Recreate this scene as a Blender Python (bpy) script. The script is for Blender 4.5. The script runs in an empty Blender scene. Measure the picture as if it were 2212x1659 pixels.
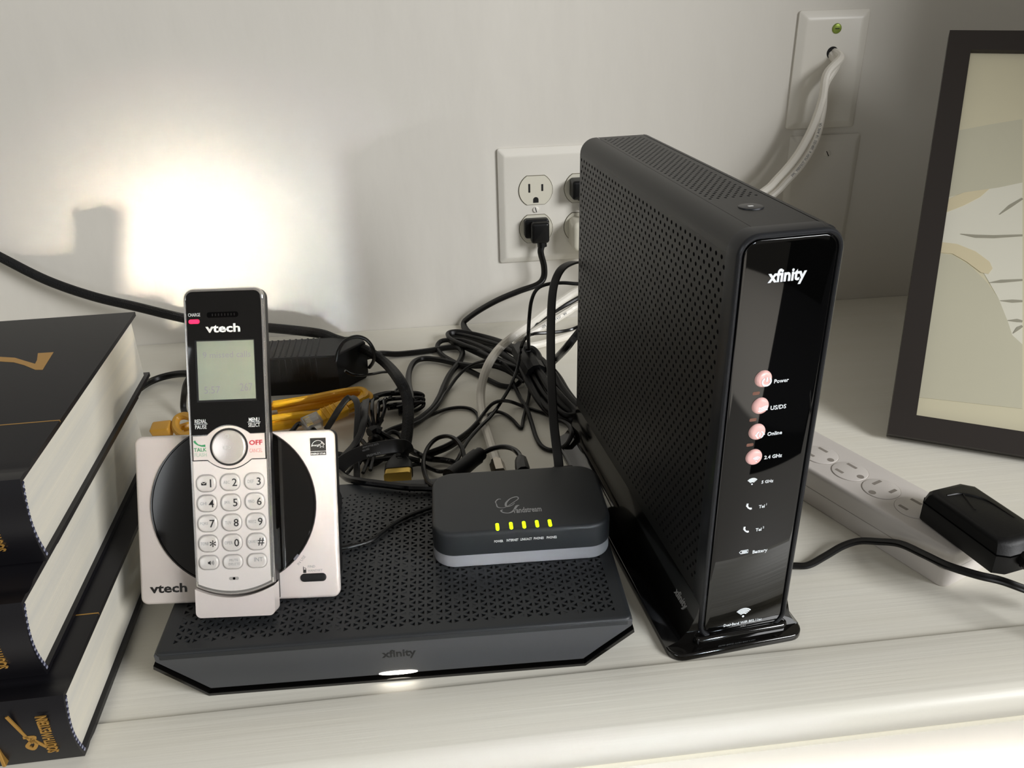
import bpy, bmesh, math, random
from mathutils import Vector, Matrix
random.seed(7)
scene = bpy.context.scene
COL = scene.collection
V3 = Vector
# ---------------------------------------------------------------- camera
cam_data = bpy.data.cameras.new('camera'); cam = bpy.data.objects.new('camera', cam_data); COL.objects.link(cam)
_r, _u, _f = V3((0.99279,-0.11788,-0.02151)), V3((0.07193,0.44271,0.89377)), V3((0.09584,0.88888,-0.44800))
_m = Matrix((_r, _u, -_f)).transposed().to_4x4(); _m.translation = V3((-0.11760,-0.83905,0.34707))
cam.matrix_world = _m
cam_data.sensor_fit = 'HORIZONTAL'; cam_data.sensor_width = 36.0; cam_data.lens = 29.6279
cam_data.clip_start = 0.01
scene.camera = cam
# ---------------------------------------------------------------- world, lights, exposure
scene.view_settings.view_transform = 'Standard'; scene.view_settings.look = 'None'
scene.view_settings.gamma = 1.0; scene.view_settings.use_curve_mapping = False
scene.view_settings.exposure = 0.0
world = bpy.data.worlds.new('room_light'); scene.world = world; world.use_nodes = True
bg = world.node_tree.nodes['Background']; bg.inputs[0].default_value = (1.0, 0.94, 0.85, 1); bg.inputs[1].default_value = 0.16

def area(name, loc, target, sx, sy, power, color, spread=None):
    l = bpy.data.lights.new(name, 'AREA'); l.shape = 'RECTANGLE'; l.size = sx; l.size_y = sy
    l.energy = power; l.color = color
    if spread is not None: l.spread = math.radians(spread)
    o = bpy.data.objects.new(name, l); COL.objects.link(o)
    o.location = loc; o.rotation_euler = (V3(target) - V3(loc)).to_track_quat('-Z', 'Y').to_euler()
    return o
area('window_light', (2.30, -2.5, 1.55), (-0.05, -0.1, 0.05), 1.3, 1.1, 112, (0.985, 0.99, 1.0))
area('low_sun_light', (-0.1, -1.90, 0.50), (0.0, -0.560, -0.102), 2.2, 0.04, 2.6, (1.0, 0.97, 0.92), 6)
area('front_bounce_fill', (-0.5, -1.75, -0.75), (-0.1, -0.56, -0.02), 1.2, 0.7, 2, (1.0, 0.97, 0.93))  # added lamp standing in for floor bounce onto the front edge
area('sun_beam_light', (0.92, -2.65, 0.44), (-0.350, 0.0, 0.105), 0.10, 0.10, 0.15, (1.0, 0.83, 0.60), 5.4)
area('cool_wall_fill', (0.92, -2.65, 0.42), (-0.28, 0.0, 0.05), 0.13, 0.12, 0.11, (0.78, 0.90, 1.0), 9)  # added narrow cool lamp for the bluish area on the wall
area('left_fill_light', (-1.7, -2.3, 0.9), (0.1, -0.35, 0.08), 0.9, 0.9, 6, (0.93, 0.97, 1.0))  # added soft fill for left and front faces, no window there
sp_ = bpy.data.lights.new('floor_spot_fill', 'SPOT'); sp_.energy = 1700; sp_.spot_size = math.radians(60); sp_.spot_blend = 0.08; sp_.color = (1.0, 0.98, 0.95); sp_.shadow_soft_size = 0.02  # added spot on the unseen floor, brightens the strip mirrored in the tower
so_ = bpy.data.objects.new('floor_spot_fill', sp_); COL.objects.link(so_); so_.location = (2.3, -4.0, 2.6)

# ---------------------------------------------------------------- helpers
def rgb(h):
    h = h.lstrip('#'); c = [int(h[i:i+2], 16)/255 for i in (0, 2, 4)]
    return tuple(x/12.92 if x <= 0.04045 else ((x+0.055)/1.055)**2.4 for x in c) + (1,)
MATS = {}
def mat(name, col, rough=0.5, metal=0.0, spec=0.5, bump=None, emit=None, noise=None, coat=0.0, trans=0.0, sss=0.0):
    """bump = (scale xyz, strength, distance); noise = (scale xyz, second colour, amount)"""
    m = bpy.data.materials.new(name); m.use_nodes = True; nt = m.node_tree; p = nt.nodes['Principled BSDF']
    c = rgb(col) if isinstance(col, str) else tuple(col) + (1,)
    p.inputs['Base Color'].default_value = c; p.inputs['Roughness'].default_value = rough
    p.inputs['Metallic'].default_value = metal; p.inputs['Specular IOR Level'].default_value = spec
    p.inputs['Coat Weight'].default_value = coat; p.inputs['Coat Roughness'].default_value = 0.05
    if trans: p.inputs['Transmission Weight'].default_value = trans
    if emit:
        p.inputs['Emission Color'].default_value = rgb(emit[0]); p.inputs['Emission Strength'].default_value = emit[1]
    def coords(scale):
        tc = nt.nodes.new('ShaderNodeTexCoord'); mp = nt.nodes.new('ShaderNodeMapping')
        mp.inputs['Scale'].default_value = scale; nt.links.new(tc.outputs['Object'], mp.inputs[0]); return mp
    if bump:
        n = nt.nodes.new('ShaderNodeTexNoise'); n.inputs['Scale'].default_value = 1; n.inputs['Detail'].default_value = 4
        nt.links.new(coords(bump[0]).outputs[0], n.inputs['Vector'])
        b = nt.nodes.new('ShaderNodeBump'); b.inputs['Strength'].default_value = bump[1]; b.inputs['Distance'].default_value = bump[2]
        nt.links.new(n.outputs[0], b.inputs['Height']); nt.links.new(b.outputs[0], p.inputs['Normal'])
    if noise:
        n = nt.nodes.new('ShaderNodeTexNoise'); n.inputs['Scale'].default_value = 1; n.inputs['Detail'].default_value = 5
        nt.links.new(coords(noise[0]).outputs[0], n.inputs['Vector'])
        r = nt.nodes.new('ShaderNodeValToRGB'); r.color_ramp.elements[0].position = 0.5 - noise[2]; r.color_ramp.elements[1].position = 0.5 + noise[2]
        r.color_ramp.elements[0].color = c; r.color_ramp.elements[1].color = rgb(noise[1])
        nt.links.new(n.outputs[0], r.inputs[0]); nt.links.new(r.outputs[0], p.inputs['Base Color'])
    MATS[name] = m
    return m

class MB:
    """collects shapes and links them as ONE mesh object"""
    def __init__(s): s.v = []; s.f = []
    def add(s, vf, M=None):
        v, f = vf; k = len(s.v)
        s.v += [tuple(M @ V3(p)) if M is not None else tuple(p) for p in v]
        s.f += [tuple(i + k for i in q) for q in f]
        return s
    def build(s, name, m, parent=None, smooth=35):
        me = bpy.data.meshes.new(name); me.from_pydata(s.v, [], s.f); me.update()
        bm = bmesh.new(); bm.from_mesh(me); bmesh.ops.recalc_face_normals(bm, faces=bm.faces); bm.to_mesh(me); bm.free()
        if smooth:
            me.shade_smooth(); me.set_sharp_from_angle(angle=math.radians(smooth))
        me.materials.append(m)
        o = bpy.data.objects.new(name, me); COL.objects.link(o)
        if parent is not None: o.parent = parent
        return o
def part(name, m, parent, *shapes, smooth=35):
    b = MB()
    for sh in shapes: b.add(sh)
    return b.build(name, m, parent, smooth)
def letters(name, m, parent, *shapes):
    return [part(name, m, parent, sh, smooth=None) for sh in shapes]
def tag(o, label, cat, group=None):
    o['label'] = label; o['category'] = cat
    if group: o['group'] = group
    return o
def thing(name, label, cat, frame=None, loc=(0, 0, 0), group=None):
    o = bpy.data.objects.new(name, None); COL.objects.link(o); o.empty_display_size = 0.02
    if frame is not None:
        x, y, z, org = (V3(a) for a in frame)
        M = Matrix((x, y, z)).transposed().to_4x4(); M.translation = org; o.matrix_world = M
    else: o.location = loc
    return tag(o, label, cat, group)
def structure(o): o['kind'] = 'structure'; return o
# ---- shapes return (verts, faces)
def rrect(w, h, r, n=6, cx=0, cy=0):
    r = max(min(r, w/2 - 1e-6, h/2 - 1e-6), 1e-6); out = []
    for (sx, sy, a0) in ((1, -1, -90), (1, 1, 0), (-1, 1, 90), (-1, -1, 180)):
        for k in range(n + 1):
            a = math.radians(a0 + 90*k/n)
            out.append((cx + sx*(w/2 - r) + r*math.cos(a), cy + sy*(h/2 - r) + r*math.sin(a)))
    return out
def loft(loops, cap=True):
    n = len(loops[0]); v = [p for L in loops for p in L]; f = []
    for i in range(len(loops) - 1):
        for j in range(n):
            k = (j + 1) % n; f.append((i*n + j, i*n + k, (i+1)*n + k, (i+1)*n + j))
    if cap: f.append(tuple(range(n))[::-1]); f.append(tuple(range((len(loops)-1)*n, len(loops)*n)))
    return v, f
def slab(w, h, r, z0, z1, bt=0.0, bb=0.0, cx=0, cy=0, n=6, k=3):
    """rounded rectangle in XY extruded z0..z1 with rounded top (bt) and bottom (bb) edges"""
    L = []
    def ring(ins, z): L.append([(x, y, z) for x, y in rrect(w - 2*ins, h - 2*ins, max(r - ins, 0.0003), n, cx, cy)])
    if bb > 0:
        for i in range(k + 1):
            a = math.pi/2*i/k; ring(bb*(1 - math.sin(a)), z0 + bb*(1 - math.cos(a)))
    else: ring(0, z0)
    if bt > 0:
        for i in range(k + 1):
            a = math.pi/2*i/k; ring(bt*(1 - math.cos(a)), z1 - bt*(1 - math.sin(a)))
    else: ring(0, z1)
    return loft(L)
def box(x0, x1, y0, y1, z0, z1, b=0.0):
    return slab(x1 - x0, y1 - y0, max(b, 0.0002), z0, z1, b, b, (x0+x1)/2, (y0+y1)/2, n=2 if b else 1, k=2)
def prism(outline, z0, z1):
    return loft([[(x, y, z0) for x, y in outline], [(x, y, z1) for x, y in outline]])
def extrude_yz(profile, x0, x1):
    return loft([[(x0, y, z) for y, z in profile], [(x1, y, z) for y, z in profile]])
def swap(vf, order):
    """re-map axes: order 'xzy' puts local y on world z etc."""
    v, f = vf; ix = {'x': 0, 'y': 1, 'z': 2}; out = []
    for p in v:
        q = [0, 0, 0]
        for i, ch in enumerate(order):
            s = 1
            q[ix[ch.lower()]] = p[i]*(-1 if ch.isupper() else 1)
        out.append(tuple(q))
    return out, f
def onto(vf, O, u, v, n):
    O, u, v, n = V3(O), V3(u), V3(v), V3(n)
    return [tuple(O + u*p[0] + v*p[1] + n*p[2]) for p in vf[0]], vf[1]
def disc(cx, cy, r, z0, z1, n=32, bt=0.0, k=3):
    L = [[(cx + r*math.cos(2*math.pi*i/n), cy + r*math.sin(2*math.pi*i/n), z0) for i in range(n)]]
    if bt:
        for j in range(k + 1):
            a = math.pi/2*j/k; rr = r - bt*(1 - math.cos(a))
            L.append([(cx + rr*math.cos(2*math.pi*i/n), cy + rr*math.sin(2*math.pi*i/n), z1 - bt*(1 - math.sin(a))) for i in range(n)])
    else: L.append([(cx + r*math.cos(2*math.pi*i/n), cy + r*math.sin(2*math.pi*i/n), z1) for i in range(n)])
    return loft(L)
def arc_band(cx, cy, r0, r1, a0, a1, z0, z1, n=14):
    o = []
    for i in range(n + 1):
        a = math.radians(a0 + (a1 - a0)*i/n); o.append((cx + r1*math.cos(a), cy + r1*math.sin(a)))
    for i in range(n, -1, -1):
        a = math.radians(a0 + (a1 - a0)*i/n); o.append((cx + r0*math.cos(a), cy + r0*math.sin(a)))
    return prism(o, z0, z1)
def stroke(pts, w, z0, z1):
    """a thin flat pen stroke along 2-D points; w a number or a list of widths"""
    n = len(pts); L = []; Rr = []
    for i, (x, y) in enumerate(pts):
        a = pts[max(i-1, 0)]; b = pts[min(i+1, n-1)]; dx, dy = b[0]-a[0], b[1]-a[1]; l = math.hypot(dx, dy) or 1
        ww = (w[i] if isinstance(w, (list, tuple)) else w)/2
        L.append((x - dy/l*ww, y + dx/l*ww)); Rr.append((x + dy/l*ww, y - dx/l*ww))
    return prism(L + Rr[::-1], z0, z1)
def curve2(pts, sub=5):
    return [(p[0], p[1]) for p in spline([(a, b, 0) for a, b in pts], sub)]
def penstroke(pts, w, z0, z1, sub=5):
    ww = []
    for a, b in zip(w, w[1:]): ww += [a + (b-a)*k/sub for k in range(sub)]
    return stroke(curve2(pts, sub), ww + [w[-1]], z0, z1)
def spline(pts, sub=8):
    P = [V3(p) for p in pts]; P = [P[0]*2 - P[1]] + P + [P[-1]*2 - P[-2]]; out = []
    for i in range(1, len(P) - 2):
        a, b, c, d = P[i-1], P[i], P[i+1], P[i+2]
        for k in range(sub):
            t = k/sub
            out.append(0.5*((2*b) + (c - a)*t + (2*a - 5*b + 4*c - d)*t*t + (3*b - a - 3*c + d)*t**3))
    out.append(P[-2]); return out
def tube(pts, r, n=8, sub=8, wdir=None, prof=None, twist=0.0):
    """round (or profiled) cable along a smooth path; wdir fixes the profile's x direction"""
    S = spline(pts, sub) if sub > 1 else [V3(p) for p in pts]
    if prof is None: prof = [(r*math.cos(2*math.pi*i/n), r*math.sin(2*math.pi*i/n)) for i in range(n)]
    L = []; X = None; tw = 0
    for i, p in enumerate(S):
        t = (S[min(i+1, len(S)-1)] - S[max(i-1, 0)]).normalized()
        if wdir is not None: X = V3(wdir) - t*t.dot(V3(wdir))
        elif X is None:
            X = t.orthogonal()
            up = V3((0, 0, 1)); h = up.cross(t)
            if h.length > 0.1: X = h
        else: X = X - t*t.dot(X)
        X.normalize(); Y = t.cross(X)
        c, s = math.cos(tw), math.sin(tw); tw += twist
        L.append([tuple(p + X*(a*c - b*s) + Y*(a*s + b*c)) for a, b in prof])
    return loft(L)
def flat_profile(w, h, n=3):
    return rrect(w, h, min(w, h)*0.45, n)
def twin_profile(r):
    """two round wires side by side with a groove between"""
    o = []
    for i in range(7): a = math.radians(-120 + 240*i/6); o.append((r*0.85 + r*math.cos(a), r*math.sin(a)))
    for i in range(7): a = math.radians(60 + 240*i/6); o.append((-r*0.85 + r*math.cos(a), r*math.sin(a)))
    return o
_bases = {}
def text_vf(s, cx, cy, w=None, h=None, z0=0.0, z1=0.0001, rot=0.0, bold=0.0, shear=0.0, ax='C'):
    """text outline as a mesh fitted to width w and/or height h about (cx, cy)"""
    c = bpy.data.curves.new('lettering', 'FONT'); c.body = s; c.offset = bold; c.shear = shear; c.resolution_u = 2; c.extrude = 0.5
    o = bpy.data.objects.new('lettering', c); COL.objects.link(o)
    dg = bpy.context.evaluated_depsgraph_get(); me = bpy.data.meshes.new_from_object(o.evaluated_get(dg))
    v = [tuple(p.co) for p in me.vertices]; f = [tuple(p.vertices) for p in me.polygons]
    bpy.data.objects.remove(o); bpy.data.curves.remove(c); bpy.data.meshes.remove(me)
    x0, x1 = min(p[0] for p in v), max(p[0] for p in v); y0, y1 = min(p[1] for p in v), max(p[1] for p in v)
    sx = (w/(x1-x0)) if w else None; sy = (h/(y1-y0)) if h else None
    sx = sx or sy; sy = sy or sx
    ca, sa = math.cos(rot), math.sin(rot); out = []
    for p in v:
        a = (p[0] - (x0+x1)/2)*sx; b = (p[1] - (y0+y1)/2)*sy
        out.append((cx + a*ca - b*sa, cy + a*sa + b*ca, z0 if p[2] < 0 else z1))
    return out, f
def mid(a, b): return ((a[0]+b[0])/2, (a[1]+b[1])/2)
def dist(a, b): return math.hypot(a[0]-b[0], a[1]-b[1])

# ---------------------------------------------------------------- materials
M_wall = mat('white_wall_paint', '#dcd8cf', 0.55, spec=0.3, bump=((16, 16, 7), 0.5, 0.004))
M_cab = mat('white_brushed_paint', '#ece9de', 0.36, spec=0.4, bump=((5, 240, 60), 0.30, 0.0008), noise=((3, 60, 20), '#e7e3d5', 0.35))
M_floor = mat('grey_floor', '#a19d96', 0.4, bump=((2, 40, 10), 0.3, 0.002))
M_blackglossy = mat('black_gloss_plastic', '#0a0908', 0.07, spec=0.8)
M_panel = mat('black_glass_panel', '#040404', 0.025, spec=0.9)
M_black = mat('black_plastic', '#070708', 0.38, spec=0.35)
M_soft = mat('black_matte_plastic', '#0b0b0c', 0.48, spec=0.35, bump=((900, 900, 900), 0.15, 0.0003))
M_shell = mat('router_black_shell', '#1a1a1a', 0.42, bump=((1500, 1500, 1500), 0.12, 0.0002))
M_hole = mat('dark_cavity', '#010101', 0.9, spec=0.05)
M_bezel = mat('dark_grey_bezel', '#2c2d30', 0.3, metal=0.35)
M_stbtop = mat('graphite_plastic', '#242628', 0.45)
M_stbfront = mat('graphite_satin_front', '#464749', 0.35)
M_ata = mat('charcoal_soft_plastic', '#222426', 0.45)
M_atagrey = mat('light_grey_plastic', '#97979a', 0.4)
M_silver = mat('silver_paint', '#d3cac4', 0.36, metal=0.15)
M_silver2 = mat('silver_keypad_paint', '#d9d3cd', 0.33, metal=0.2)
M_chrome = mat('bright_trim', '#d8d6d3', 0.16, metal=0.9)
M_rubkey = mat('translucent_key', '#cfcac4', 0.22, metal=0.1, coat=0.6)
M_keyring = mat('grey_key_edge', '#a39e99', 0.3, metal=0.2)
M_navdisc = mat('brushed_disc', '#d6cfca', 0.25, metal=0.55)
M_white = mat('white_print', '#e8edf0', 0.5, emit=('#e8edf0', 0.12))
M_whiteink = mat('white_ink', '#e2e2e0', 0.5)
M_greyink = mat('grey_ink', '#8d8d8c', 0.5)
M_paleink = mat('pale_grey_ink', '#a9a5a1', 0.5)
M_blackink = mat('black_ink', '#161412', 0.5)
M_redink = mat('red_ink', '#b3262b', 0.5)
M_pinkink = mat('pale_red_ink', '#c9807c', 0.5)
M_greenink = mat('green_ink', '#2f8f57', 0.5)
M_palegreen = mat('pale_green_ink', '#9dbba6', 0.5)
M_darkink = mat('dark_logo_ink', '#17181a', 0.35)
M_ledwhite = mat('white_led', '#ffffff', 0.4, emit=('#fff6ea', 7.0))
M_ledgreen = mat('green_led', '#c8ff00', 0.4, emit=('#c4f400', 1.6))
M_ledred = mat('red_led', '#ff2050', 0.4, emit=('#ff1c48', 1.6))
M_ledpink = mat('pink_white_led', '#d9a9a2', 0.35, emit=('#d8b0aa', 0.24))
M_warmrefl = mat('dim_warm_reflection', '#6b4a3e', 0.3, emit=('#7a5648', 0.25))
M_lcd = mat('lcd_glass', '#7c8376', 0.2, spec=0.5, emit=('#8d9386', 0.08))
M_lcdink = mat('faded_lcd_segment', '#6b6a70', 0.3, emit=('#7d7c80', 0.05))
M_plate = mat('white_wall_plate', '#e6e2d8', 0.35)
M_socket = mat('ivory_socket', '#dcd8c8', 0.3)
M_slot = mat('socket_slot', '#0a0908', 0.8)
M_seam = mat('shadow_gap', '#6d6858', 0.8)
M_whiteplastic = mat('white_strip_plastic', '#d8d2cc', 0.35)
M_whitecable = mat('white_coax_jacket', '#e8e3d8', 0.38)
M_blackcable = mat('black_cable_jacket', '#060505', 0.40, spec=0.35)
M_glosscable = mat('glossy_black_cable', '#040405', 0.2, spec=0.4)
M_greycable = mat('dark_grey_cable', '#121111', 0.42)
M_braid = mat('braided_black_jacket', '#080809', 0.6, spec=0.3, bump=((900, 900, 900), 0.9, 0.001))
M_yellow = mat('yellow_cable_jacket', '#eaae14', 0.32)
M_yellow2 = mat('faded_yellow_boot', '#cf9a3a', 0.4)
M_clear = mat('clear_plastic', '#d9d5cc', 0.12, trans=0.75)
M_gold = mat('gold_contact', '#d6b45a', 0.28, metal=0.85)
M_steel = mat('steel', '#b5ada2', 0.25, metal=1.0)
M_brass = mat('greenish_brass', '#8fa24a', 0.35, metal=0.6)
M_bookcover = mat('black_book_cloth', '#111014', 0.42, spec=0.4, bump=((1400, 1400, 1400), 0.12, 0.0002))
M_pages = mat('cream_page_edges', '#e2dccb', 0.7, bump=((4, 6, 2600), 0.3, 0.0004), noise=((3, 6, 120), '#cfcdc4', 0.22))
M_goldfoil = mat('gold_foil', '#b98d45', 0.38, metal=0.55)
M_headband = mat('blue_white_headband', '#8d8fa0', 0.7)
M_headdark = mat('navy_headband', '#22243a', 0.7)
M_frame = mat('dark_bronze_frame', '#3a3532', 0.35, metal=0.3)
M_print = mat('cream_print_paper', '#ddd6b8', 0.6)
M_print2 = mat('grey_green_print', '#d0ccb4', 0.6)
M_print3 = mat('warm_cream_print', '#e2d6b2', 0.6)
M_reflwhite = mat('pale_white_reflection', '#eae7d6', 0.6)
M_reflline = mat('grey_reflection_line', '#a5a18f', 0.6)

# ================================================================ setting
structure(MB().add(box(-1.6, 0.62, 0.0, 0.06, -0.9, 1.4)).build('wall_back', M_wall, smooth=None))
structure(MB().add(box(0.62, 0.66, -0.48, 0.06, -0.9, 1.4)).build('wall_right', M_wall, smooth=None))
structure(MB().add(box(-1.6, 14.0, -12.0, -0.575, -0.95, -0.9)).build('floor', M_floor, smooth=None))
prop = tag(MB().add(prism([(0.93, -1.9), (6.74, -11.0), (12.5, -11.0), (2.7, -1.9)], -0.9, -0.892)).build('dark_floor_prop', mat('dark_prop_surface', '#0c0c0e', 0.95, spec=0.1, bump=((300, 300, 300), 0.6, 0.003)), smooth=None), 'dark rug added out of view on the floor, mirrored as black in the glossy tower front', 'prop')  # added unseen dark sheet, its reflection blackens the tower front
# built-in cabinet: top board, raised front rail, bullnose moulding, face
cab = thing('built_in_cabinet', 'white painted built-in cabinet top with brush marks and moulded front edge', 'cabinet', loc=(0, 0, 0))
part('top_board', M_cab, cab, box(-1.6, 0.615, -0.508, -0.0005, -0.02, 0.0))
LZ = 0.0035; ya = (-0.1354,-0.5079,0.0035)[1]; yb = (-0.0055,-0.5465,0.0035)[1]
rail = [(ya, -0.02), (ya, LZ-0.0008), (ya-0.0003, LZ-0.0002), (ya-0.0010, LZ), (yb+0.0012, LZ), (yb+0.0003, LZ-0.0003)]
for i in range(1, 8):
    a = math.radians(70 - 62*i/7); rail.append((yb + 0.0035 - 0.0115*math.cos(a) + 0.0004, LZ - 0.0112 + 0.0115*math.sin(a)))
rail += [(yb-0.0072, LZ-0.0125), (yb-0.0060, LZ-0.0165), (yb-0.0040, LZ-0.0205), (yb-0.0012, LZ-0.0240), (yb-0.0002, LZ-0.0255), (yb+0.01, LZ-0.0255)]
part('moulded_front_rail', M_cab, cab, extrude_yz(rail, -1.6, 0.615), smooth=45)
part('front_face', M_cab, cab, box(-1.6, 0.615, yb-0.0030, yb+0.01, -0.88, LZ-0.0257))

# ================================================================ picture frame
pf = thing('picture_frame', 'dark bronze picture frame leaning back, with pale cream print under glass', 'picture frame',
           ((0.87097,-0.49133,0.00000), (0.31148,0.55214,0.77338), V3((0.87097,-0.49133,0.00000)).cross(V3((0.31148,0.55214,0.77338))), (0.23855,-0.29854,0.00660)))
FW, FH, FB, FD = 0.285, 0.3611, 0.0186, 0.010
part('frame_rail', M_frame, pf, prism([(0, 0), (FW, 0), (FW-FB, FB), (FB, FB)], -FD, 0))
part('frame_rail', M_frame, pf, prism([(FW, 0), (FW, FH), (FW-FB, FH-FB), (FW-FB, FB)], -FD, 0))
part('frame_rail', M_frame, pf, prism([(FW, FH), (0, FH), (FB, FH-FB), (FW-FB, FH-FB)], -FD, 0))
part('frame_rail', M_frame, pf, prism([(0, FH), (0, 0), (FB, FB), (FB, FH-FB)], -FD, 0))
part('backing', M_black, pf, box(0.004, FW-0.004, 0.004, FH-0.004, -FD+0.0002, -0.0072))
prn = part('print', M_print, pf, box(FB-0.002, FW-FB+0.002, FB-0.002, FH-FB+0.002, -0.0072, -0.0052))
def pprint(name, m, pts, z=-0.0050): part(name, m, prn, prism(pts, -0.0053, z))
pprint('picture_shape', M_print2, [(0.01694,0.20757), (0.03472,0.21399), (0.05436,0.21925), (0.07106,0.22422), (0.06489,0.28196), (0.04119,0.27573), (0.01843,0.26901)], -0.0051)
pprint('picture_shape', M_reflwhite, [(0.01704,0.20674), (0.03472,0.21399), (0.05436,0.21925), (0.07098,0.22503), (0.08560,0.08842), (0.07793,0.09491), (0.06507,0.12396), (0.05111,0.14586), (0.03464,0.15803), (0.01626,0.16339)], -0.0050)  # white shape: bright reflection in the glass, painted as flat colour
pprint('picture_shape', M_print3, [(0.01754,0.20553), (0.02974,0.21276), (0.04785,0.21751), (0.04202,0.20962), (0.03112,0.20129), (0.01736,0.19307)], -0.0048)
pprint('picture_shape', M_print3, [(0.01644,0.16749), (0.03018,0.16685), (0.04425,0.16186), (0.05509,0.15425), (0.05804,0.14863), (0.05565,0.14361), (0.05031,0.14418), (0.03867,0.15244), (0.02786,0.15811), (0.01625,0.15809)], -0.0048)
pprint('picture_shape', M_print2, [(0.01630,0.15769), (0.02868,0.15698), (0.04245,0.14886), (0.05548,0.13649), (0.06507,0.12396), (0.07355,0.10576), (0.07793,0.09491), (0.08560,0.08842), (0.09107,0.03727), (0.01829,0.03433)], -0.0049)
mirrored_lines = MB()
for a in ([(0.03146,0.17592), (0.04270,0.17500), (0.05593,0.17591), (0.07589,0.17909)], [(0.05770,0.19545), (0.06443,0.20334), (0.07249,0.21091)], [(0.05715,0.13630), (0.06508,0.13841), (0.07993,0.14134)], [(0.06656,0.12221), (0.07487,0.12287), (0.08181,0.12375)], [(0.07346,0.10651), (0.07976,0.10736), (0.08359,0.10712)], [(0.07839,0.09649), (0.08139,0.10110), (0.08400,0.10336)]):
    n = len(a); mirrored_lines.add(stroke(a, [0.0004] + [0.0026]*(n-2) + [0.0016], -0.0053, -0.0047))
mirrored_lines.build('reflected_line', M_reflline, prn)['kind'] = 'stuff'  # lines mirrored in the glass, painted onto the print
M_glass = mat('picture_glass', '#ffffff', 0.02); _nt = M_glass.node_tree; _o = _nt.nodes['Material Output']
_tr = _nt.nodes.new('ShaderNodeBsdfTransparent'); _gl = _nt.nodes.new('ShaderNodeBsdfGlossy'); _gl.inputs['Roughness'].default_value = 0.02
_fz = _nt.nodes.new('ShaderNodeFresnel'); _fz.inputs['IOR'].default_value = 1.5; _mx = _nt.nodes.new('ShaderNodeMixShader')
_ge = _nt.nodes.new('ShaderNodeNewGeometry'); _ma = _nt.nodes.new('ShaderNodeMath'); _ma.operation = 'SUBTRACT'; _ma.use_clamp = True; _nt.links.new(_fz.outputs[0], _ma.inputs[0]); _nt.links.new(_ge.outputs['Backfacing'], _ma.inputs[1]); _nt.links.new(_ma.outputs[0], _mx.inputs[0]); _nt.links.new(_tr.outputs[0], _mx.inputs[1]); _nt.links.new(_gl.outputs[0], _mx.inputs[2]); _nt.links.new(_mx.outputs[0], _o.inputs[0])
part('glass', M_glass, pf, box(FB-0.001, FW-FB+0.001, FB-0.001, FH-FB+0.001, -0.0042, -0.0024))

# ================================================================ wall plates
def plate_outline(w, h, depth, bev, cx, cz, r=0.002):
    """bevelled plate on the wall: front bevel towards -y"""
    L = [[(x, -0.0002, z) for x, z in rrect(w, h, r, 3, cx, cz)], [(x, -depth*0.35, z) for x, z in rrect(w, h, r, 3, cx, cz)],
         [(x, -depth*0.9, z) for x, z in rrect(w-bev*1.4, h-bev*1.4, r, 3, cx, cz)], [(x, -depth, z) for x, z in rrect(w-2*bev, h-2*bev, r, 3, cx, cz)]]
    return loft(L)
def wallz(vf): return swap(vf, 'xzY')     # local (x, y, z) -> world (x, z up, -y out of the wall)
S0 = (0.00058,0.14219); G1 = 0.046; SD = 0.0394
op = thing('outlet_plate', 'white two-gang wall outlet plate with four round-sided sockets', 'outlet', loc=(0, 0, 0))
PX0, PX1, PZ0, PZ1 = (-0.03652,0.18236)[0], (-0.03652,0.18236)[0] + 0.120, (-0.03931,0.06713)[1], (-0.03649,0.18344)[1]
part('cover_plate', M_plate, op, plate_outline(PX1-PX0, PZ1-PZ0, 0.0065, 0.007, (PX0+PX1)/2, (PZ0+PZ1)/2))
def socket_outline(cx, cz, r, c):
    o = []; a0 = math.asin(c/r)
    for s in (0, 1):
        for i in range(11):
            a = -a0 + 2*a0*i/10 + s*math.pi; o.append((cx + r*math.cos(a), cz + r*math.sin(a)))
    return o
YP = 0.0065
for i in range(2):
    for j in range(2):
        cx, cz = S0[0] + i*G1, S0[1] - j*SD
        s = part('socket_face', M_socket, op, wallz(prism(socket_outline(cx, cz, 0.0168, 0.0143), 0.004, YP+0.0011)))
        part('socket_gap', M_seam, op, wallz(prism(socket_outline(cx, cz, 0.01745, 0.0149), 0.004, YP+0.0001)))
        part('slot', M_slot, s, wallz(box(cx-0.0075, cx-0.0055, cz-0.002, cz+0.0068, 0.004, YP+0.00115)), smooth=None)
        part('slot', M_slot, s, wallz(box(cx+0.0056, cx+0.0076, cz-0.001, cz+0.006, 0.004, YP+0.00115)), smooth=None)
        gr = [(cx-0.0028, cz-0.0125), (cx+0.0028, cz-0.0125)] + [(cx+0.0028*math.cos(a), cz-0.0095+0.0028*math.sin(a)) for a in [math.pi*k/8 for k in range(9)]]
        part('ground_slot', M_slot, s, wallz(prism(gr, 0.004, YP+0.00115)), smooth=None)
    sc = part('screw', M_plate, op, wallz(disc(S0[0]+i*G1, S0[1]-SD/2, 0.0031, 0.005, YP+0.0012, 16, 0.0006)))
    part('screw_slot', M_slot, sc, onto(box(-0.0026, 0.0026, -0.0004, 0.0004, 0, 0.0001), (S0[0]+i*G1, -YP-0.00118, S0[1]-SD/2), (0.25, 0, -0.97), (0.97, 0, 0.25), (0, -1, 0)), smooth=None)
jp = thing('cable_wall_plate', 'white wall plate with greenish screw and cable hole, at upper right', 'wall plate', loc=(0, 0, 0))
JX0, JX1, JZ0, JZ1 = (0.25650,0.29925)[0], (0.32698,0.29691)[0], (0.25526,0.18992)[1], (0.25650,0.29925)[1]
part('cover_plate', M_plate, jp, plate_outline(JX1-JX0, JZ1-JZ0, 0.0065, 0.008, (JX0+JX1)/2, (JZ0+JZ1)/2))
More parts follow.
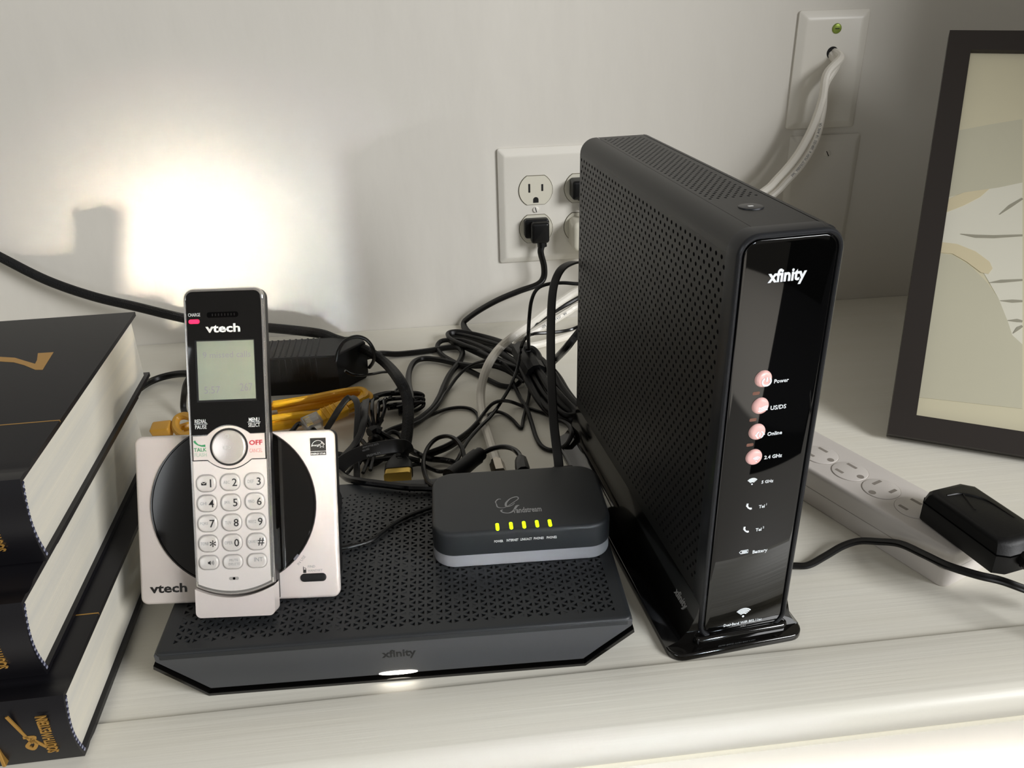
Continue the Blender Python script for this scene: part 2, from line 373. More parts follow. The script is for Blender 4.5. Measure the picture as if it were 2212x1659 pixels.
JH = (0.29257,0.26124); JS = (0.29355,0.28304)
part('cable_hole', M_slot, jp, wallz(disc(JH[0], JH[1], 0.0058, 0.004, 0.0067, 24)))
sc = part('screw', M_brass, jp, wallz(disc(JS[0], JS[1], 0.0047, 0.005, 0.0078, 20, 0.0012)))
part('screw_slot', M_slot, sc, wallz(box(JS[0]-0.0022, JS[0]+0.0022, JS[1]-0.0004, JS[1]+0.0004, 0.007, 0.0079)), smooth=None)
part('screw_hole', M_slot, jp, wallz(box((0.28640,0.22486)[0]-0.0007, (0.28640,0.22486)[0]+0.0007, (0.28640,0.22486)[1]-0.0035, (0.28640,0.22486)[1]+0.0035, 0.004, 0.0066)), smooth=None)
bp = thing('blank_wall_plate', 'painted blank wall plate directly below the cable plate', 'wall plate', loc=(0, 0, 0))
BX0, BX1, BZ1 = (0.26256,0.18355)[0], (0.33710,0.17977)[0], (0.28874,0.18244)[1]
part('cover_plate', M_wall, bp, plate_outline(BX1-BX0, 0.115, 0.006, 0.006, (BX0+BX1)/2, BZ1-0.0575))
BS = (0.30228,0.16461)
sc = part('screw', M_wall, bp, wallz(disc(BS[0], BS[1], 0.0036, 0.005, 0.0068, 16, 0.0006)))
part('screw_slot', M_slot, sc, onto(box(-0.003, 0.003, -0.0004, 0.0004, 0, 0.0002), (BS[0], -0.00675, BS[1]), (0.5, 0, -0.86), (0.86, 0, 0.5), (0, -1, 0)), smooth=None)

# ================================================================ plugs in the wall outlet
def wall_plug(name, label, cx, cz, cat, m, white=False):
    t = thing(name, label, cat, loc=(0, 0, 0)); return t
pc = S0[0] - 0.0002; pz = S0[1] - SD
YF = 0.0078
t = thing('power_cable', 'black power cord plugged into lower left socket, running down to the cable tangle', 'cord', loc=(0, 0, 0))
part('plug', M_black, t, wallz(slab(0.0250, 0.0195, 0.003, YF, YF+0.0075, 0.0015, 0.0, pc+0.0002, pz+0.002)), wallz(slab(0.0185, 0.0215, 0.003, YF+0.0070, YF+0.0155, 0.003, 0.0, pc+0.0026, pz-0.0006)))
part('strain_relief', M_black, t, tube([(pc+0.0045, -YF-0.009, pz-0.009), (pc+0.005, -YF-0.0095, pz-0.016)], 0.005, 10, 3))
PC0 = (pc+0.0048, -YF-0.0095, pz-0.014)
power_cord_top = t
t = thing('corner_plug', 'black angled plug in the upper right socket, half hidden by the tower', 'plug', loc=(0, 0, 0))
cx, cz = S0[0]+G1, S0[1]
part('plug_body', M_black, t, wallz(slab(0.0255, 0.0190, 0.003, YF, YF+0.017, 0.003, 0.0, cx+0.001, cz+0.0015)))
part('strain_relief', M_black, t, tube([(cx+0.004, -YF-0.009, cz-0.006), (cx+0.004, -YF-0.01, cz-0.016)], 0.0048, 10, 3), tube([(cx+0.004, -YF-0.01, cz-0.014), (cx+0.008, -YF-0.018, cz-0.05), (cx+0.03, -0.03, cz-0.09), (cx+0.07, -0.05, 0.004)], 0.003, 8))
t = thing('white_wall_adapter', 'white rounded plug-in adapter in the lower right socket', 'adapter', loc=(0, 0, 0))
cx, cz = S0[0]+G1, S0[1]-SD
part('adapter_body', M_socket, t, wallz(slab(0.031, 0.030, 0.006, YF, YF+0.026, 0.005, 0.0, cx+0.003, cz-0.004)))
part('cord_collar', M_socket, t, wallz(slab(0.014, 0.012, 0.004, YF+0.006, YF+0.02, 0.003, 0.0, cx+0.004, cz-0.0235)))

# ================================================================ books
def book(label, loc, yaw, H, D, tx=0.0):
    c, s = math.cos(yaw), math.sin(yaw)
    t = thing('hardcover_book', label, 'book', ((c, s, 0), (-s, c, 0), (0, 0, 1), loc), group='black hardcover books stacked at the left')
    L = 0.285; T = 0.0028
    sp = [(0.0048 - 0.0055*math.sin(math.pi*(0.08 + 0.84*k/10)), H - 0.0006 - (H - 0.0012)*k/10) for k in range(11)]
    outer = [(D, H), (0.0185, H), (0.0155, H-0.0013), (0.0120, H-0.0014), (0.0090, H-0.0003)] + sp + [(0.0090, 0.0003), (0.0120, 0.0010), (0.0185, 0.0), (D, 0.0)]
    inn = [(0.0062 - 0.0052*math.sin(math.pi*(0.08 + 0.84*k/10)), H - T - (H - 2*T)*k/10) for k in range(11)]
    inner = [(D, T), (0.0185, T)] + inn[::-1] + [(0.0185, H-T), (D, H-T)]
    part('cover', M_bookcover, t, extrude_yz(outer + inner, -L, 0.0))
    pg = [(0.0066 - 0.0052*math.sin(math.pi*(0.06 + 0.88*k/10)), H - T - 0.0001 - (H - 2*T - 0.0002)*k/10) for k in range(11)]
    pp = part('page_block', M_pages, t, extrude_yz([(D-0.005, H-T-0.0001)] + pg + [(D-0.005, T+0.0001)], -L+0.003, -0.0026))
    hb = MB(); hd = MB()
    for k in range(26):
        f = (k + 0.5)/26
        y = 0.0064 - 0.0054*math.sin(math.pi*(0.06 + 0.88*f)); z = H - T - (H - 2*T)*f
        b = box(-0.0030, 0.0003, y-0.0008, y+0.0008, z-0.0007, z+0.0007, 0.0003)
        (hb if k % 2 else hd).add(b)
    hb.build('headband', M_headband, t)['label'] = 'pale stitches of the headband'
    hd.build('headband', M_headdark, t)['label'] = 'navy stitches of the headband'
    part('gold_rule', M_goldfoil, t, box(-L+0.001, 0.0001, 0.0585, 0.0592, H-0.001, H+0.00012), smooth=None)
    # foil lettering across the spine near the tail
    ys = -0.00075
    O = (-0.0108-tx, ys, H*0.52)
    part('spine_lettering', M_goldfoil, t, onto(text_vf('SOUTHWESTERN', 0, 0, w=H*0.56, h=0.0052, z0=-0.0006, z1=0.0001, bold=0.02), O, (0, 0, 1), (-1, 0, 0), (0, -1, 0)), smooth=None)
    O = (-0.0188-tx, ys, H*0.58); q = H/0.046
    mono = MB()
    for pts, w in (([(0.0125, 0.008), (0.004, 0.0045), (-0.004, 0.001), (-0.0075, -0.001)], 0.0011),
                   ([(-0.003, 0.0035), (-0.0035, -0.003), (-0.007, 0.001), (-0.0095, 0.003), (-0.0115, 0.0), (-0.008, -0.0025), (-0.005, 0.0)], 0.0013),
                   ([(-0.005, -0.0015), (-0.0085, -0.0045), (-0.0115, -0.0075)], 0.0012)):
        mono.add(onto(stroke(curve2([(a*q, b*0.8) for a, b in pts]), w*1.3, -0.0006, 0.0001), O, (0, 0, 1), (-1, 0, 0), (0, -1, 0)))
    mono.build('spine_monogram', M_goldfoil, t, smooth=None)
    part('gold_rule', M_goldfoil, t, box(-0.0352, -0.0335, -0.0014, 0.003, H*0.12, H*0.88), smooth=None)
    return t
b1 = book('lowest black hardcover book, jutting out furthest right under the other two', (-0.2985, -0.5320, 0.0037), math.radians(0.9), 0.0422, 0.215)
b2 = book('middle black hardcover book, between the gold swoosh cover and the lowest book', (-0.3098, -0.5190, 0.0461), math.radians(1.2), 0.0455, 0.212, 0.005)
b3 = book('topmost black hardcover book, gold foil swoosh on its cover', (-0.3080, -0.4910, 0.0918), math.radians(1.43), 0.0482, 0.2125, 0.006)
inv = b3.matrix_world.inverted()
def loc_of(t, p): return tuple(t.matrix_world.inverted() @ V3(p))
sw = [(-0.3925,-0.3386,0.1400), (-0.3845,-0.3386,0.1400), (-0.3750,-0.3422,0.1400), (-0.3653,-0.3451,0.1400), (-0.3569,-0.3512,0.1400), (-0.3495,-0.3564,0.1400), (-0.3504,-0.3510,0.1400), (-0.3538,-0.3403,0.1400), (-0.3446,-0.3404,0.1400), (-0.3432,-0.3535,0.1400), (-0.3418,-0.3660,0.1400), (-0.3462,-0.3652,0.1400), (-0.3554,-0.3573,0.1400), (-0.3632,-0.3521,0.1400), (-0.3722,-0.3493,0.1400), (-0.3809,-0.3472,0.1400), (-0.3882,-0.3487,0.1400)]
sw = [loc_of(b3, p) for p in sw]
part('gold_swoosh', M_goldfoil, b3, prism([(p[0], p[1]) for p in sw], 0.0478, 0.0483), smooth=None)

# ================================================================ cordless phone: base and handset
PHF = ((0.99682,-0.07966,0.00000), (0.03466,0.43378,0.90035), (-0.07172,-0.89749,0.43516), (-0.28617,-0.45357,0.03167))
HS = 0.0145; BW, BH = 0.11015, 0.09393
base = thing('charging_dock', 'silver cordless phone charging base with big black disc, standing on the flat box', 'phone base', PHF)
fp = part('face_plate', M_silver, base, slab(BW, BH-0.0004, 0.0042, -0.006, 0, 0.0016, 0.0022, BW/2, BH/2+0.0002))
part('rear_shell', M_soft, base, slab(BW-0.001, BH-0.0105, 0.0042, -0.017, -0.0055, 0.0, 0.003, BW/2, (BH+0.0095)/2))
wedge = [(0.010, -0.0155), (0.0035, -0.006), (BH*0.9, -0.006), (BH*0.9, -0.02), (0.045, -0.084), (0.0396, -0.0840), (0.0369, -0.0800)]
v, f = extrude_yz(wedge, 0.012, BW-0.012)
part('stand_foot', M_soft, base, (v, f))
dl, dr = (0.00803,0.05592), (0.09883,0.05228); dc = mid(dl, dr); DR = dist(dl, dr)/2
def clipped(cx, cy, r, ymax, n=64):
    a0 = math.asin(min(1, (ymax - cy)/r)); return [(cx + r*math.cos(math.pi - a0 + (math.pi + 2*a0)*i/n), cy + r*math.sin(math.pi - a0 + (math.pi + 2*a0)*i/n)) for i in range(n + 1)]
part('disc', M_blackglossy, base, prism(clipped(dc[0], dc[1], DR, BH-0.0004), -0.003, 0.0004))
rim = []
a0 = math.asin(min(1, (BH-0.0004-dc[1])/DR))
part('disc_rim', M_blackglossy, base, tube([(dc[0] + (DR-0.0004)*math.cos(math.pi - a0 + (math.pi + 2*a0)*i/60), dc[1] + (DR-0.0004)*math.sin(math.pi - a0 + (math.pi + 2*a0)*i/60), 0.0003) for i in range(61)], 0.0007, 6, 1))
# cradle tongue below the handset
tl, tr, tb = (0.03024,0.00923), (0.07409,0.00952), (0.05150,-0.00818)
TL, TR, TB = (0.03545,0.01168), (0.07784,0.01266), (0.05604,-0.00395)
arcL, arcM, arcR = (0.03550,0.01272), (0.05720,0.00762), (0.07808,0.01355)
def bottom_arc(u, off=0.0):
    """handset bottom edge: arc through the three measured points"""
    x0, x1, xm = arcL[0], arcR[0], (arcL[0]+arcR[0])/2
    yl = arcL[1] + (arcR[1]-arcL[1])*(u-x0)/(x1-x0); ym = (arcL[1]+arcR[1])/2
    h = ym - arcM[1]; q = (u - xm)/((x1-x0)/2)
    return yl - h*(1 - q*q) + off
N = 20
us = [TL[0] + (TR[0]-TL[0])*k/N for k in range(N+1)]
tong = [(u, bottom_arc(u, -0.0011)) for u in us][::-1]
r_ = 0.003
low = [(TL[0], TB[1]+r_)] + [(TL[0]+r_-r_*math.cos(a), TB[1]+r_-r_*math.sin(a)) for a in [math.pi/2*k/5 for k in range(1, 6)]]
low += [(TR[0]-r_+r_*math.sin(a), TB[1]+r_-r_*math.cos(a)) for a in [math.pi/2*k/5 for k in range(6)]]
part('cradle_tongue', M_silver, base, prism(tong + low, 0.0048, HS+0.0005))
part('cradle_well', M_black, base, prism([(TL[0]+0.0006, TB[1]+0.006), (TR[0]-0.0006, TB[1]+0.006), (TR[0]-0.0006, 0.04), (TL[0]+0.0006, 0.04)], -0.003, 0.0042))
# prints and button on the base
part('lettering', M_blackink, base, text_vf('vtech', *(0.01561,0.00943), w=dist((0.00538,0.00958),(0.02585,0.00906)), h=dist((0.01551,0.01201),(0.01530,0.00686)), z0=-0.001, z1=0.0001, bold=0.028, rot=-0.0), smooth=None)
fb = (0.09582,0.01205); fa, fc = (0.08871,0.01235), (0.10309,0.01188)
part('find_handset_button', M_soft, base, slab(dist(fa, fc), 0.0046, 0.0022, -0.001, 0.0006, 0.0005, 0, fb[0], fb[1]))
letters('lettering', M_greyink, base, text_vf('FIND', *(0.09500,0.01819), w=dist((0.09308,0.01827),(0.09706,0.01811)), z0=-0.001, z1=0.0001), text_vf('HANDSET', *(0.09704,0.01588), w=dist((0.09313,0.01604),(0.10110,0.01571)), z0=-0.001, z1=0.0001),
     text_vf('IN USE', *(0.08952,0.02194), w=dist((0.08744,0.01973),(0.09174,0.02422)), z0=-0.001, z1=0.0001, rot=math.radians(50)))
ic = (0.09115,0.01634); k = 0.0017
part('handset_icon', M_blackink, base, prism(rrect(k, k*1.1, 0.0002, 2, ic[0], ic[1]-k*0.4), -0.001, 0.0001), arc_band(ic[0], ic[1]+k*0.3, k*0.35, k*0.5, 0, 360, -0.001, 0.0001), prism([(ic[0]-k*0.5, ic[1]), (ic[0]-k*0.3, ic[1]), (ic[0]-k*0.3, ic[1]+k*1.3), (ic[0]-k*0.5, ic[1]+k*1.0)], -0.001, 0.0001), smooth=None)
iu = (0.08731,0.02369)
part('in_use_light', M_lcdink, base, onto(box(-0.0019, 0.0019, -0.0007, 0.0007, 0, 0.0011), (iu[0]-0.0003, iu[1]+0.0002, 0), (0.64, 0.77, 0), (-0.77, 0.64, 0), (0, 0, 1)))
# efficiency mark: black square with arc, script and star, and its caption strip
e0, e1 = (0.09689,0.08975), (0.10561,0.08011); ex, ey = (e0[0]+e1[0])/2, (e0[1]+e1[1])/2; ew, eh = e1[0]-e0[0], e0[1]-e1[1]
em = part('efficiency_mark', M_blackink, base, prism([(e0[0], e1[1]), (e1[0], e1[1]), (e1[0], e0[1]), (e0[0], e0[1])], -0.001, 0.0001), smooth=None)
st = []
for i in range(11):
    a = math.pi/2 + i*math.pi/5; r = ew*(0.20 if i % 2 == 0 else 0.085); st.append((ex+ew*0.24 + r*math.cos(a), ey+eh*0.08 + r*math.sin(a)))
part('mark_lines', M_whiteink, em, arc_band(ex, ey-eh*0.02, ew*0.40, ew*0.425, 20, 175, 0, 0.00016, 20), stroke(st, ew*0.022, 0, 0.00016), text_vf('energy', ex-ew*0.14, ey+eh*0.05, w=ew*0.52, z0=0, z1=0.00016, shear=0.35),
     text_vf('ENERGY STAR', ex, ey-eh*0.41, w=ew*0.92, z0=0, z1=0.00016, bold=0.01), prism([(e0[0]+ew*0.0, ey-eh*0.285), (e1[0], ey-eh*0.285), (e1[0], ey-eh*0.265), (e0[0], ey-eh*0.265)], 0, 0.00016), smooth=None)

# ---- handset (its own thing, resting in the cradle)
hand = thing('cordless_handset', 'silver and black cordless phone handset standing in its charging base', 'phone', PHF)
hTL, hTR = (0.03522,0.17277), (0.07979,0.17247)
A_, B_ = (0.03522,0.12549), (0.07807,0.12513)
bl, br = (0.03560,0.01355), (0.07819,0.01438)
HT = max((0.05768,0.17321)[1], (0.05766,0.17273)[1])
xl0, xr0 = (0.03516,0.16859)[0], (0.07805,0.16773)[0]        # near the top, front face
xl1, xr1 = (0.03564,0.01619)[0], (0.07783,0.01579)[0]      # near the bottom
def hx(v, side, ins=0.0):
    v0, v1 = HT, arcL[1]
    t = (HT - v)/(HT - arcL[1])
    return (xl0 + (xl1-xl0)*t + ins) if side < 0 else (xr0 + (xr1-xr0)*t - ins)
def hand_outline(ins=0.0, rt=0.0052, low=0.0, cut=None):
    """outline of the handset inset by ins; cut = list of (u, v) replacing the bottom arc"""
    o = []; top = HT - ins; r = max(rt - ins, 0.001)
    xl, xr = hx(top, -1, ins), hx(top, 1, ins)
    for k in range(7):
        a = math.pi/2*k/6; o.append((xr - r + r*math.cos(a), top - r + r*math.sin(a)))
    for k in range(7):
        a = math.pi/2*k/6; o.append((xl + r - r*math.sin(a), top - r + r*math.cos(a)))
    if cut: return o + cut
    for k in range(17):
        q = k/16; u = hx(arcL[1], -1, ins) + (hx(arcL[1], 1, ins) - hx(arcL[1], -1, ins))*q
        o.append((u, bottom_arc(u, ins)))
    return o
def ring2(o, z): return [(x, y, z) for x, y in o]
part('back_shell', M_black, hand, loft([ring2(hand_outline(0.004), 0.0046), ring2(hand_outline(0.001), 0.0052), ring2(hand_outline(0.0), 0.006), ring2(hand_outline(0.0), HS-0.0028)]))
part('silver_frame', M_chrome, hand, loft([ring2(hand_outline(0.0001), HS-0.0032), ring2(hand_outline(-0.0002), HS-0.0020), ring2(hand_outline(0.0), HS-0.0012), ring2(hand_outline(0.0006), HS-0.0006), ring2(hand_outline(0.0012), HS-0.0004)]))
nav = (0.05674,0.08777); NR = dist((0.04687,0.08780), (0.06646,0.08719))/2
def smax(a, b, k): h = max(k - abs(a-b), 0)/k; return max(a, b) + h*h*k/4
def shoulder(u, flat, R, sgn):
    """flat line that swells round the navigation disc (sgn +1 above it, -1 below it)"""
    d = R*R - (u-nav[0])**2; c = math.sqrt(d) if d > 0 else -0.01
    return nav[1] + sgn*smax(flat*sgn - nav[1]*sgn, c, 0.0075)
ft_l, ft_r = (0.03742,0.09425)[1], (0.07583,0.09473)[1]; fb_l, fb_r = (0.03721,0.08098)[1], (0.07610,0.08086)[1]
RU = dist((0.05674,0.08777), (0.05720,0.09917)); RL = dist((0.05674,0.08777), (0.05627,0.07623))
def lineat(l, r, u): x0, x1 = hx(0.05, -1), hx(0.05, 1); return l + (r-l)*(u-x0)/(x1-x0)
def row(fn, ins, n=40):
    x0, x1 = hx(nav[1], -1, ins), hx(nav[1], 1, ins); return [(x0 + (x1-x0)*k/n, fn(x0 + (x1-x0)*k/n)) for k in range(n+1)]
up = lambda u: shoulder(u, lineat(ft_l, ft_r, u), RU, 1)
lo = lambda u: shoulder(u, lineat(fb_l, fb_r, u), RL, -1)
IN = 0.0016
part('screen_surround', M_panel, hand, prism(hand_outline(IN, cut=row(lambda u: up(u)+0.0002, IN)), HS-0.002, HS))
kp = row(lambda u: lo(u)-0.0004, IN)[::-1]
kb = []
for k in range(17):
    q = k/16; u = hx(arcL[1], -1, IN) + (hx(arcL[1], 1, IN)-hx(arcL[1], -1, IN))*q; kb.append((u, bottom_arc(u, 0.0024)))
keypad = part('keypad_panel', M_silver2, hand, prism(kp + kb, HS-0.002, HS))
part('panel_gap', M_blackink, hand, prism(row(lambda u: up(u)+0.0001, IN) + row(lambda u: lo(u)-0.0004, IN)[::-1], HS-0.002, HS-0.0003))
part('talk_off_plate', M_silver, hand, prism(row(lambda u: up(u)-0.0002, IN+0.0006) + row(lambda u: lo(u)+0.0002, IN+0.0006)[::-1], HS-0.001, HS+0.0004))
part('edge_line', M_chrome, hand, tube([(hx(v_, -1, 0.0009), v_, HS-0.0002) for v_ in (HT-0.006, HT*0.5, 0.03, arcL[1]+0.003)], 0.0006, 6, 3), tube([(hx(v_, 1, 0.0009), v_, HS-0.0002) for v_ in (HT-0.006, HT*0.5, 0.03, arcR[1]+0.003)], 0.0006, 6, 3))
nv = part('navigation_disc', M_navdisc, hand, disc(nav[0], nav[1], NR*0.93, HS, HS+0.0018, 48, 0.0010))
part('disc_ring', M_blackink, nv, disc(nav[0], nav[1], NR*1.04, HS-0.001, HS+0.0005, 48))
part('disc_mark', M_paleink, nv, text_vf('CID', nav[0]-0.0008, nav[1]-0.0002, w=NR*0.42, z0=HS+0.001, z1=HS+0.00186), arc_band(nav[0]-0.0005, nav[1]+NR*0.6, NR*0.08, NR*0.12, 0, 360, HS+0.001, HS+0.00186), smooth=None)
# screen
s0, s1, s2, s3 = (0.04167,0.14491), (0.07200,0.14480), (0.07205,0.11333), (0.04167,0.11326)
scr = part('screen', M_lcd, hand, prism([s3, s2, s1, s0], HS-0.001, HS+0.00012))
def quad_in(a, b): # position inside the screen
    t = (s0[0]+(s1[0]-s0[0])*a, s0[1]+(s1[1]-s0[1])*a); l = (s3[0]+(s2[0]-s3[0])*a, s3[1]+(s2[1]-s3[1])*a); return (t[0]+(l[0]-t[0])*b, t[1]+(l[1]-t[1])*b)
sw_ = dist(s0, s1)
letters('screen_text', M_lcdink, scr, text_vf('9 missed calls', *quad_in(0.52, 0.235), w=sw_*0.84, z0=HS, z1=HS+0.00018), text_vf('5:57', *quad_in(0.24, 0.83), w=sw_*0.28, h=0.0038, z0=HS, z1=HS+0.00018), text_vf('267', *quad_in(0.84, 0.80), w=sw_*0.22, h=0.0042, z0=HS, z1=HS+0.00018))
gx = 0.0011
part('screen_bezel', M_black, scr, prism([(s3[0]-gx, s3[1]-gx), (s2[0]+gx*0.4, s2[1]-gx), (s1[0]+gx*0.4, s1[1]+gx*0.6), (s0[0]-gx, s0[1]+gx*0.6)], HS-0.001, HS+0.00006))
ep = (0.05603,0.15890); ew_ = dist((0.04770,0.15889), (0.06436,0.15909))
eb = MB().add(slab(ew_, 0.0030, 0.0012, HS-0.001, HS+0.0001, 0, 0, ep[0], ep[1])); eb.build('earpiece_recess', M_hole, hand)
part('earpiece_slots', M_soft, hand, *[box(ep[0]-ew_*0.34+k*ew_*0.1, ep[0]-ew_*0.31+k*ew_*0.1, ep[1]-0.0007, ep[1]+0.0007, HS-0.001, HS+0.0004) for k in range(8)])
part('charge_light', M_ledred, hand, slab(dist((0.03795,0.15563), (0.04365,0.15562)), 0.0023, 0.001, HS-0.001, HS+0.0002, 0, 0, *(0.04080,0.15560)))
letters('lettering', M_whiteink, hand, text_vf('CHARGE', *(0.04095,0.15924), w=dist((0.03775,0.15929), (0.04415,0.15919)), h=0.0018, z0=HS-0.001, z1=HS+0.0001),
     text_vf('vtech', *(0.05591,0.15172), w=dist((0.04670,0.15174), (0.06513,0.15152)), h=dist((0.05571,0.15412), (0.05552,0.14946)), z0=HS-0.001, z1=HS+0.0001, bold=0.028),
     text_vf('REDIAL', *(0.04210,0.10201), w=dist((0.03895,0.10195), (0.04526,0.10207)), h=0.0021, z0=HS-0.001, z1=HS+0.0001, bold=0.008), text_vf('PAUSE', *(0.04209,0.09895), w=dist((0.03906,0.09894), (0.04513,0.09896)), h=0.0021, z0=HS-0.001, z1=HS+0.0001, bold=0.008), stroke([(0.03865,0.10046), (0.04567,0.10050)], 0.00022, HS-0.001, HS+0.0001),
     text_vf('MENU', *(0.07058,0.10197), w=dist((0.06777,0.10195), (0.07338,0.10198)), h=0.0021, z0=HS-0.001, z1=HS+0.0001, bold=0.008), text_vf('SELECT', *(0.07052,0.09908), w=dist((0.06742,0.09908), (0.07362,0.09908)), h=0.0021, z0=HS-0.001, z1=HS+0.0001, bold=0.008), stroke([(0.06700,0.10066), (0.07393,0.10064)], 0.00022, HS-0.001, HS+0.0001))
zt = HS+0.0005
part('off_lettering', M_redink, hand, text_vf('OFF', *(0.07109,0.08964), w=dist((0.06752,0.08964), (0.07466,0.08965)), h=0.0027, z0=HS, z1=zt, bold=0.03), smooth=None)['label'] = 'red OFF lettering'
part('cancel_lettering', M_pinkink, hand, text_vf('CANCEL', *(0.07099,0.08535), w=dist((0.06756,0.08542), (0.07442,0.08529)), h=0.0021, z0=HS, z1=zt), smooth=None)['label'] = 'pale red CANCEL lettering'
hc = (0.04109,0.09024)
part('talk_lettering', M_greenink, hand, text_vf('TALK', *(0.04135,0.08677), w=dist((0.03800,0.08683), (0.04477,0.08671)), h=0.0020, z0=HS, z1=zt, bold=0.012), stroke([(0.03833,0.09159), (0.03898,0.09053), (0.04030,0.08944), (0.04212,0.08881), (0.04418,0.08887)], [0.0012, 0.0010, 0.0006, 0.0008, 0.0013], HS, zt), smooth=None)['label'] = 'green TALK lettering and receiver icon'
part('flash_lettering', M_palegreen, hand, text_vf('FLASH', *(0.04145,0.08407), w=dist((0.03823,0.08412), (0.04466,0.08401)), h=0.0020, z0=HS, z1=zt), smooth=None)
# keys
keys = [((598,520), '', '1'), ((784,510), 'ABC', '2'), ((972,502), 'DEF', '3'), ((604,676), 'GHI', '4'), ((790,668), 'JKL', '5'), ((976,658), 'MNO', '6'),
        ((610,832), 'PQRS', '7'), ((797,824), 'TUV', '8'), ((984,815), 'WXYZ', '9'), ((616,988), 'TONE', '*'), ((801,980), 'OPER', '0'), ((990,972), 'QUIET', '#'),
        ((620,1136), '', 'spk'), ((806,1130), 'MUTE', 'del'), ((994,1120), '', 'INT')]
kc = [(0.04376,0.06855), (0.05652,0.06874), (0.06943,0.06878), (0.04372,0.05775), (0.05648,0.05779), (0.06927,0.05797), (0.04369,0.04693), (0.05652,0.04697), (0.06938,0.04707), (0.04366,0.03612), (0.05636,0.03615), (0.06935,0.03617), (0.04351,0.02585), (0.05628,0.02573), (0.06921,0.02589)]
KW_, KH_ = dist((0.03828,0.06876), (0.04924,0.06847)), dist((0.04395,0.07325), (0.04356,0.06385))
for (q, sm, big), (kx, ky) in zip(keys, kc):
    hh = KH_*(0.85 if big in ('spk', 'del', 'INT') else 1.0)
    kk = part('key', M_rubkey, hand, slab(KW_*0.93, hh*0.91, hh*0.40, HS-0.001, HS+0.0012, 0.0009, 0, kx, ky, k=4))
    part('key_surround', M_keyring, kk, slab(KW_*1.03, hh*1.03, hh*0.46, HS-0.001, HS+0.00025, 0.0002, 0, kx, ky))
    a, b = HS+0.0006, HS+0.00128
    if big == 'spk':
        s = 0.0011
        part('key_print', M_blackink, kk, prism([(kx-s*0.2, ky-s*0.5), (kx+s*0.35, ky-s*0.5), (kx+s*1.1, ky-s*1.1), (kx+s*1.1, ky+s*1.1), (kx+s*0.35, ky+s*0.5), (kx-s*0.2, ky+s*0.5)], a, b), *[arc_band(kx+s*0.9, ky, s*r0, s*(r0+0.18), -40, 40, a, b, 8) for r0 in (0.6, 1.1, 1.6)], smooth=None)
    elif big == 'del':
        part('key_print', M_greyink, kk, text_vf('MUTE', kx+0.0008, ky+0.0011, w=KW_*0.42, h=0.0013, z0=a, z1=b), text_vf('DELETE', kx+0.0010, ky-0.0010, w=KW_*0.54, h=0.0013, z0=a, z1=b), smooth=None)
    elif big == 'INT':
        part('key_print', M_greyink, kk, text_vf('INT', kx+0.0010, ky+0.0008, w=KW_*0.42, h=0.0022, z0=a, z1=b, bold=0.01), smooth=None)
    else:
        if big == '1':
            part('key_print', M_blackink, kk, text_vf('1', kx+KW_*0.24, ky+0.0001, h=KH_*0.46, z0=a, z1=b, bold=0.01), box(kx-KW_*0.22, kx+KW_*0.04, ky-0.0009, ky+0.0009, a, b), smooth=None)
            part('envelope_fold', M_silver2, kk, stroke([(kx-KW_*0.21, ky+0.0008), (kx-KW_*0.09, ky-0.0001), (kx+KW_*0.03, ky+0.0008)], 0.00025, a, b+0.0001), smooth=None)
        else:
            part('key_print', M_blackink, kk, text_vf(big, kx+KW_*0.24, ky+(0.0 if big != '*' else 0.0), h=KH_*(0.44 if big != '*' else 0.40), z0=a, z1=b, bold=0.008), smooth=None)
            part('key_letters', M_greyink, kk, text_vf(sm, kx-KW_*0.15, ky+0.0001, w=KW_*0.085*len(sm)+0.0006, h=0.0017, z0=a, z1=b), smooth=None)
mh = (0.05640,0.01670)
mm = part('microphone_recess', M_keyring, keypad, slab(0.0052, 0.0017, 0.0008, HS-0.0005, HS+0.0001, 0, 0, mh[0], mh[1]))
part('microphone_hole', M_hole, keypad, disc(mh[0]+0.0001, mh[1], 0.0007, HS-0.0005, HS+0.0002, 14), smooth=None)

